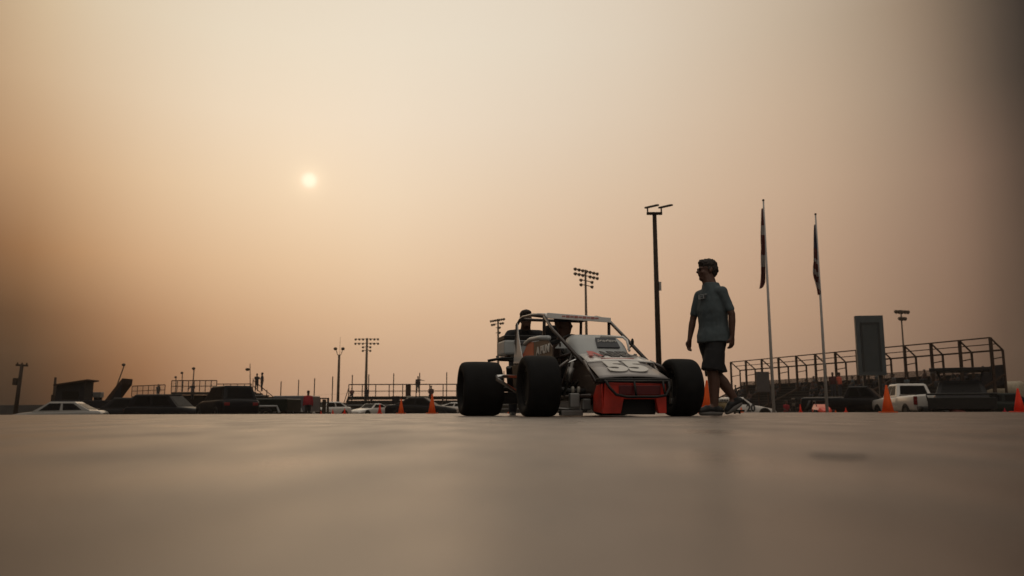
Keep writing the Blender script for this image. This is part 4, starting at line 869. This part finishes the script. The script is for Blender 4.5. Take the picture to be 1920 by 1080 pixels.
m.tube([a0, a1], .035, 6); m.tube([a0-V((0, 0, .45)), a1+V((-.9, 0, 0))], .03, 6); m.build('stair_rail', rust_steel, o)
for t in (.0, .33, .66):
    p = a0.lerp(a1, t); MB().tube([V((p.x, p.y, 0)), p+V((0, 0, .15))], .035, 6).build('rail_post', rust_steel, o)
seat_left = (b, zd, Y)
Y = 78; b = V(gp(246, Y)); zd = hz(741, Y)-b.z; zr = hz(722, Y)-b.z; x2 = gx(308, Y)-b.x
o = thing('bleachers', 'small mesh railed stand at the far left, right of the ramp', 'bleachers', b)
MB().box((x2/2, .6, zd-.1), (x2, 1.5, .2)).build('deck', wood, o); MB().box((x2/2, .9, (zd-.2)/2), (x2, .08, zd-.2)).build('skirt', dark_build, o)
railing(o, (0, -.15, zd), (x2, -.15, zd+.12), zr-zd, 6, rust_steel, .035, 1, True)
MB().box((x2/2, -.3, zd*.6), (x2, .3, .06)).build('seat_plank', wood, o)
# right grandstand with bare roof frame
A = V((gx(1374, 97), 97, -.45)); B = V((gx(1869, 65), 65, -.45)); D = (B-A); Ln = D.length; D.normalize(); Pp = V((-D.y, D.x, 0))
if Pp.x < 0: Pp = -Pp
o = thing('grandstand', 'grandstand with a bare rusty roof frame along the right side', 'grandstand', A)
NB = 13; zt = 6.2; zs = 5.25
for i in range(NB):
    p = D*(Ln*i/(NB-1)); q = p+Pp*1.25
    MB().bar(p, p+V((0, 0, zt)), .2).build('tall_post', rust_steel, o); MB().bar(q, q+V((0, 0, zs)), .14).build('short_post', rust_steel, o)
    m = MB(); m.bar(p+V((0, 0, zt)), q+V((0, 0, zs)), .1); m.bar(p+V((0, 0, zs-.75)), q+V((0, 0, zs-.55)), .08); m.build('rafter', rust_steel, o)
e = D*Ln
for p, w in ((V((0, 0, zt)), .1), (Pp*.62+V((0, 0, (zt+zs)/2)), .07), (Pp*1.25+V((0, 0, zs)), .13)): MB().bar(p, p+e, w).build('purlin', rust_steel, o)
for i in range(9):
    off = Pp*(1.1-.78*i); z = 3.05-.29*i
    MB().bar(off+V((0, 0, z)), off+e+V((0, 0, z)), .32, .06).build('seat_plank', wood, o)
    MB().bar(off-Pp*.3+V((0, 0, z-.22)), off-Pp*.3+e+V((0, 0, z-.22)), .05, .3).build('riser_board', dark_build, o)
MB().bar(Pp*1.35+V((0, 0, 2.85)), Pp*1.35+e+V((0, 0, 2.85)), .06, 1.25).build('back_board', dark_build, o)
for i in range(0, NB, 2):
    p = D*(Ln*i/(NB-1)); m = MB(); m.bar(p+Pp*1.2+V((0, 0, 3.3)), p-Pp*5.4+V((0, 0, .5)), .16); m.bar(p-Pp*3+V((0, 0, 0)), p-Pp*3+V((0, 0, 1.5)), .1); m.build('stringer', rust_steel, o)
MB().add([e+Pp*1.35+V((0, .05, 4.1)), e-Pp*.1+V((0, .05, 4.0)), e-Pp*4.5+V((0, .05, 1.6)), e-Pp*4.2+V((0, .05, 1.2)), e+Pp*1.35+V((0, .05, 2.6))], [(0, 1, 2, 3, 4)]).build('end_panel', dark_build, o, solid=.05)
def stand_seat(i, t): return A+D*(Ln*t)+Pp*(1.1-.78*i)+V((0, 0, 3.05-.29*i+.03))

# sign board
Y = 57; b = V(gp(1640, Y)); z0, z1 = hz(704, Y, 1640)-b.z, hz(592, Y, 1640)-b.z
o = thing('sign_board', 'tall slate grey sign board on posts in front of the grandstand', 'sign', b, rad(-8)); hw = 25/1540*Y
MB().box((0, 0, (z0+z1)/2), (hw*2, .35, z1-z0)).build('panel', slate, o, bevel=.03)
fr = MB(); zz0, zz1 = z0+.25, z1-.55
for x in (-hw*.62, hw*.62): fr.box((x, -.2, (zz0+zz1)/2), (.13, .06, zz1-zz0))
fr.box((0, -.2, zz1), (hw*1.36, .06, .14)); fr.build('inner_frame', slate_dark, o)
MB().box((0, -.185, (zz0+zz1)/2), (hw*1.1, .03, zz1-zz0)).build('display_face', mat('display_face', (.035, .045, .05), .3, scale=1), o)
for x in (-hw*.55, hw*.55): MB().bar((x, .05, 0), (x, .05, z0+.02), .18).build('post', black_metal, o)
# smaller board at the far end of the stand
Y = 70; b = V(gp(1433, Y)); z0, z1 = hz(735, Y, 1433)-b.z, hz(697, Y, 1433)-b.z
o = thing('notice_board', 'small dark square board behind the tallest flagpole', 'board', b); MB().box((0, 0, (z0+z1)/2), (24/1540*Y, .2, z1-z0)).build('panel', mat('board_brown', (.07, .06, .06), .6), o, bevel=.03)
for x in (-.4, .4): MB().bar((x, 0, 0), (x, 0, z0), .1).build('post', rust_steel, o)
# pale tank
Y = 72; b = V(gp(1889, Y)); z0 = hz(753, Y, 1889)-b.z; r = 18.5/1540*Y; o = thing('storage_tank', 'pale round ended tank on legs behind the grandstand end', 'tank', b, rad(25))
m = MB(); m.lathe([(-1.6, .02), (-1.58, r*.6), (-1.5, r*.9), (-1.35, r), (1.35, r), (1.5, r*.9), (1.6, .02)], (0, 0, z0+r), 'Y', 28); m.build('tank_shell', mat('tank_tan', (.34, .28, .2), .6), o, True)
for y in (-1, 1): MB().bar((-.4, y, 0), (-.4, y, z0+.25), .12).build('leg', rust_steel, o); MB().bar((.4, y, 0), (.4, y, z0+.25), .12).build('leg', rust_steel, o)

# ------------------------------------------------------------------ walls and fences
def wall(label, px0_, px1_, Y0, Y1, py):
    p, q = V(gp(px0_, Y0)), V(gp(px1_, Y1)); h_ = hz(py, Y0)-p.z
    m = MB(); m.bar(p+V((0, 0, h_/2)), q+V((0, 0, h_/2)), .3, h_); return tag(m.build('track_wall', concrete, bevel=.03), label, 'barrier wall')
wall('low grey concrete track wall running behind the parked cars', -60, 1380, 100, 100, 757)
def chain_fence(name, label, pts, h, step, z0=0, wire=.016, cell=.3, m_=alu):
    o = thing(name, label, 'fence', pts[0]); base = V(pts[0])
    for p, q in zip(pts, pts[1:]):
        p, q = V(p)-base, V(q)-base; L = (q-p).length; n = max(1, round(L/step))
        for i in range(n+1): a = p.lerp(q, i/n); MB().tube([a, a+V((0, 0, z0+h))], .045, 6).build('fence_post', m_, o)
        w = MB(); k_ = int(L/cell)
        for i in range(-int(h/cell), k_):
            a0 = i*cell; b0 = a0+h
            for fl in (0, 1):
                s0, s1 = max(0, a0), min(L, b0)
                if s1 <= s0: continue
                u0, u1 = s0-a0, s1-a0
                if fl: u0, u1 = h-u0, h-u1
                w.bar(p.lerp(q, s0/L)+V((0, 0, z0+u0)), p.lerp(q, s1/L)+V((0, 0, z0+u1)), wire)
        w.tube([p+V((0, 0, z0+h)), q+V((0, 0, z0+h))], .03, 5)
        w.build('wire_mesh', m_, o)
    return o
pz = lambda px, Y: V(gp(px, Y))
chain_fence('chain_link_fence', 'pale chain link fence behind the right grandstand', [pz(1390, 128), pz(1870, 84)], hz(690, 84)+.45, 4, cell=.2, wire=.04, m_=rust_steel)
cf = thing('catch_fence', 'row of tall thin catch fence posts with cables behind the middle bleachers', 'fence', (0, 0, 0))
cfp = [(525, 715, 108), (558, 712, 106), (588, 709, 104), (622, 706, 102), (659, 703, 104), (690, 702, 106), (737, 700, 108), (786, 699, 110), (837, 698, 112), (890, 697, 114), (945, 696, 116)]
for px, py, Y in cfp:
    p = pz(px, Y); MB().tube([p, V((p.x, p.y, hz(py, Y, px)))], .065, 6).build('fence_post', mast_steel, cf)
cb = MB()
for (a, pa, Ya), (b_, pb, Yb) in zip(cfp, cfp[1:]):
    for t in (.35, .55): 
        P0, P1 = pz(a, Ya), pz(b_, Yb); cb.bar(P0.lerp(V((P0.x, P0.y, hz(pa, Ya, a))), t), P1.lerp(V((P1.x, P1.y, hz(pb, Yb, b_))), t), .012)
cb.build('cable', mast_steel, cf)
# gate posts right of the woman
b = pz(607, 66); o = thing('gate', 'dark timber gate frame right of the woman in red', 'gate', b); zt = hz(746, 66)-b.z
for x in (-.35, .32): MB().bar((x, 0, 0), (x, 0, zt), .14).build('gate_post', pole_brown, o)
MB().bar((-.4, 0, zt), (.4, 0, zt), .1).build('lintel', pole_brown, o); MB().box((-.0, .05, zt*.5), (.3, .06, zt*.9)).build('gate_leaf', pole_brown, o)
# bins on the middle
for px, m_, lb in ((742, dark_build, 'black bin in front of the middle bleachers'), (795, mat('bin_green', (.015, .05, .025), .6), 'dark green bin right of the pale cabinet'), (769, mat('cabinet_cream', (.4, .36, .3), .6), 'pale cream cabinet below the standing spectator')):
    Y = 76; b = pz(px, Y); o = thing('bin' if 'bin' in lb else 'cabinet', lb, 'bin' if 'bin' in lb else 'cabinet', b); zt = hz(742, Y)-b.z
    MB().loft([[V((s1*w, s2*w, z)) for s1, s2 in ((-1, -1), (1, -1), (1, 1), (-1, 1))] for z, w in ((.0, .25), (zt-.1, .33))]).build('tub', m_, o, bevel=.03); MB().box((0, 0, zt-.06), (.72, .72, .1)).build('lid', m_, o, bevel=.03)
# tan tub with pale lettered band behind the man's legs, on a dark low cart
Y = 15.5; x = gx(1356, Y); zb, zt_ = hz(768, Y, 1353), hz(747, Y, 1353); ct = thing('flat_cart', 'low dark green flat cart behind the walking man feet', 'cart', (x+.06, Y, 0))
MB().box((0, 0, zb-.022), (.55, .5, .035)).build('deck', green_car, ct, bevel=.006)
for q in (-1, 1):
    for r_ in (-1, 1): MB().lathe([(-.015, .016), (-.015, .02), (.015, .02), (.015, .016)], (q*.2, r_*.17, .02), 'X', 14).build('caster', rubber, ct)
    MB().box((q*.2, 0, .025), (.03, .3, .02)).build('axle_bracket', black_metal, ct)
tb2 = thing('bucket', 'small tan bucket with a pale lettered band standing on the flat cart', 'bucket', (x, Y, zb)); hh = zt_-zb
MB().lathe([(0, .075), (hh*.7, .105), (hh*.7, .02)], n=24).build('tub', tan, tb2, True); MB().lathe([(hh*.66, .11), (hh*.98, .118), (hh, .1)], n=24).build('band', mat('band_cream', (.6, .56, .5), .6), tb2, True)
m = MB()
for i in range(5): m.box((-.06+.03*i, -.115, hh*.82), (.016, .012, .03))
m.build('band_mark', ink, tb2)

# ------------------------------------------------------------------ spectators and crew far off
def far_person(label, px, py_feet_or_z, Y, kind, shirt, legs=denim, hair='short', rz=0, group='spectators and crew in the background', z=None, sc=1.0, hm_=None, face=F0, fat=1.05, sleeve=.62):
    x = gx(px, Y); zz = terrain(x, Y) if z is None else z
    r = human(label, (x, Y, zz), pose(kind), face, shirt, legs, hair, hm_, .028, rz=rz, group=group, fat=fat, sleeve=sleeve, shoes=False); r.scale = (sc,)*3; return r
far_person('woman in a dark red top and cap standing behind the red cones, seen from behind', 577, 0, 47, 'stand', red_cloth, black_cloth, 'cap', rad(200), hm_=mat('cap_dark_red', (.04, .01, .01), .8), sc=.97, fat=1.2, sleeve=.95)
b, zd, Y = seat_left
far_person('left one of the two dark figures standing on top of the left bleachers', 479, 0, Y, 'rail', black_cloth, z=b.z+zd, rz=rad(40), sc=.86)
far_person('right one of the two dark figures standing on top of the left bleachers', 489, 0, Y+.5, 'stand', denim, z=b.z+zd, rz=rad(-60), sc=.92)
far_person('person leaning on the railing of the small far left stand', 294, 0, 78, 'stand', black_cloth, z=hz(745, 78), sc=.75)
far_person('person standing by the left bleacher railing post', 359, 0, 70, 'rail', denim, z=hz(741, 70)-.3, sc=.8)
b, zd, Y = seat_mid
far_person('person in a dark top standing high on the middle bleachers, arm held out', 783, 0, Y, 'point', mat('plum_cloth', (.03, .014, .016), .85), mat('grey_trousers', (.1, .09, .085), .85), z=hz(737, Y), rz=rad(10), sc=1.0, fat=1.5)
far_person('seated person at the left end of the middle bleachers', 659, 0, Y-.2, 'sit', mat('rust_cloth', (.12, .04, .03), .85), z=hz(742, Y), sc=.9)
far_person('seated person below the wide floodlight mast on the middle bleachers', 687, 0, Y-.2, 'sit', black_cloth, z=hz(742, Y))
far_person('seated person in brown just right of the standing spectator', 808, 0, Y-.2, 'sit', mat('brown_cloth', (.07, .035, .03), .85), z=hz(743, Y), sc=1.15)
far_person('small figure behind the grey box trailer', 565, 0, 62, 'stand', grey_car, hair='cap', sc=.9)
far_person('dark figure with a cap standing among the cars right of the ramp', 262, 0, 60, 'stand', mat('pale_shirt', (.3, .28, .26), .85), sc=.85)
far_person('spectator in an orange shirt standing right of the second flagpole', 1577, 0, 58, 'stand', orange_cloth, z=hz(748, 58), rz=rad(30), fat=1.2)
far_person('spectator in dark red standing beside the orange shirted one', 1565, 0, 58, 'stand', mat('maroon_cloth', (.06, .012, .012), .85), z=hz(748, 58), rz=rad(-20))
far_person('kneeling helper in red just left of the black pit cart', 1474, 0, 50, 'sit', red_cloth, z=terrain(0, 50)+.3, rz=rad(20), sc=.85)
cols = [black_cloth, denim, teal_shirt, mat('grey_cloth', (.12, .11, .11), .85), mat('brown_cloth', (.07, .035, .03), .85)]
seats = [(1, .06, 'nearest the far end in the top row of the grandstand'), (3, .1, 'low at the far end of the grandstand'), (1, .16, 'beside the notice board in the grandstand'), (2, .24, 'right of the tallest flagpole in the grandstand'), (4, .3, 'low in the grandstand between the flagpoles'), (1, .36, 'high in the grandstand between the flagpoles'), (2, .43, 'in the grandstand left of the second flagpole'),
         (0, .62, 'in the top row below the sign board edge'), (1, .7, 'in the grandstand just right of the sign board'), (0, .78, 'in the grandstand above the white pickup'), (1, .84, 'in the grandstand above the utility truck rack'), (0, .9, 'near the right end of the grandstand'), (0, .95, 'at the right end of the grandstand top row')]
proto = []
for i, (row, t, lb) in enumerate(seats):
    p = stand_seat(row, t); rz = math.atan2(-Pp.y, -Pp.x)+math.pi/2+random.uniform(-.3, .3)
    if i < 5:
        r = human('dark seated spectator '+lb, p, pose('sit'), F0, cols[i], denim, 'cap' if i % 2 else 'short', None, .035, rz=rz, group='spectators in the right grandstand', shoes=False); proto.append(r)
    else: r = copy_tree(proto[i % 5], None, label='dark seated spectator '+lb); r.location = p; r.rotation_euler = (0, 0, rz)

random.seed(3)
for k_ in range(22):
    row = random.choice([0, 1, 1, 2, 2, 3, 4, 5]); p = stand_seat(row, .04+.042*k_+random.uniform(-.012, .012)); rz = math.atan2(-Pp.y, -Pp.x)+math.pi/2+random.uniform(-.5, .5)
    r = copy_tree(proto[k_ % 5], None, label='small dark figure in the crowd seated along the right grandstand', group='crowd along the right grandstand'); r.location = p; r.rotation_euler = (0, 0, rz)

# ------------------------------------------------------------------ camera and render settings
cd = bpy.data.cameras.new('camera'); co = bpy.data.objects.new('camera', cd); COL.objects.link(co)
M = Matrix((RT, UP, -FWD)).transposed().to_4x4(); M.translation = (0, 0, CAMH); co.matrix_world = M
cd.sensor_width = 36; cd.lens = 36*F/1920; cd.clip_start = .01; cd.clip_end = 3000
cd.dof.use_dof = True; cd.dof.focus_distance = 9.0; cd.dof.aperture_fstop = 2.6
SC.camera = co
SC.view_settings.view_transform = 'Standard'; SC.view_settings.look = 'None'; SC.view_settings.exposure = 0; SC.view_settings.gamma = 1
SC.cycles.use_denoising = True; SC.cycles.volume_bounces = 1; SC.cycles.max_bounces = 6
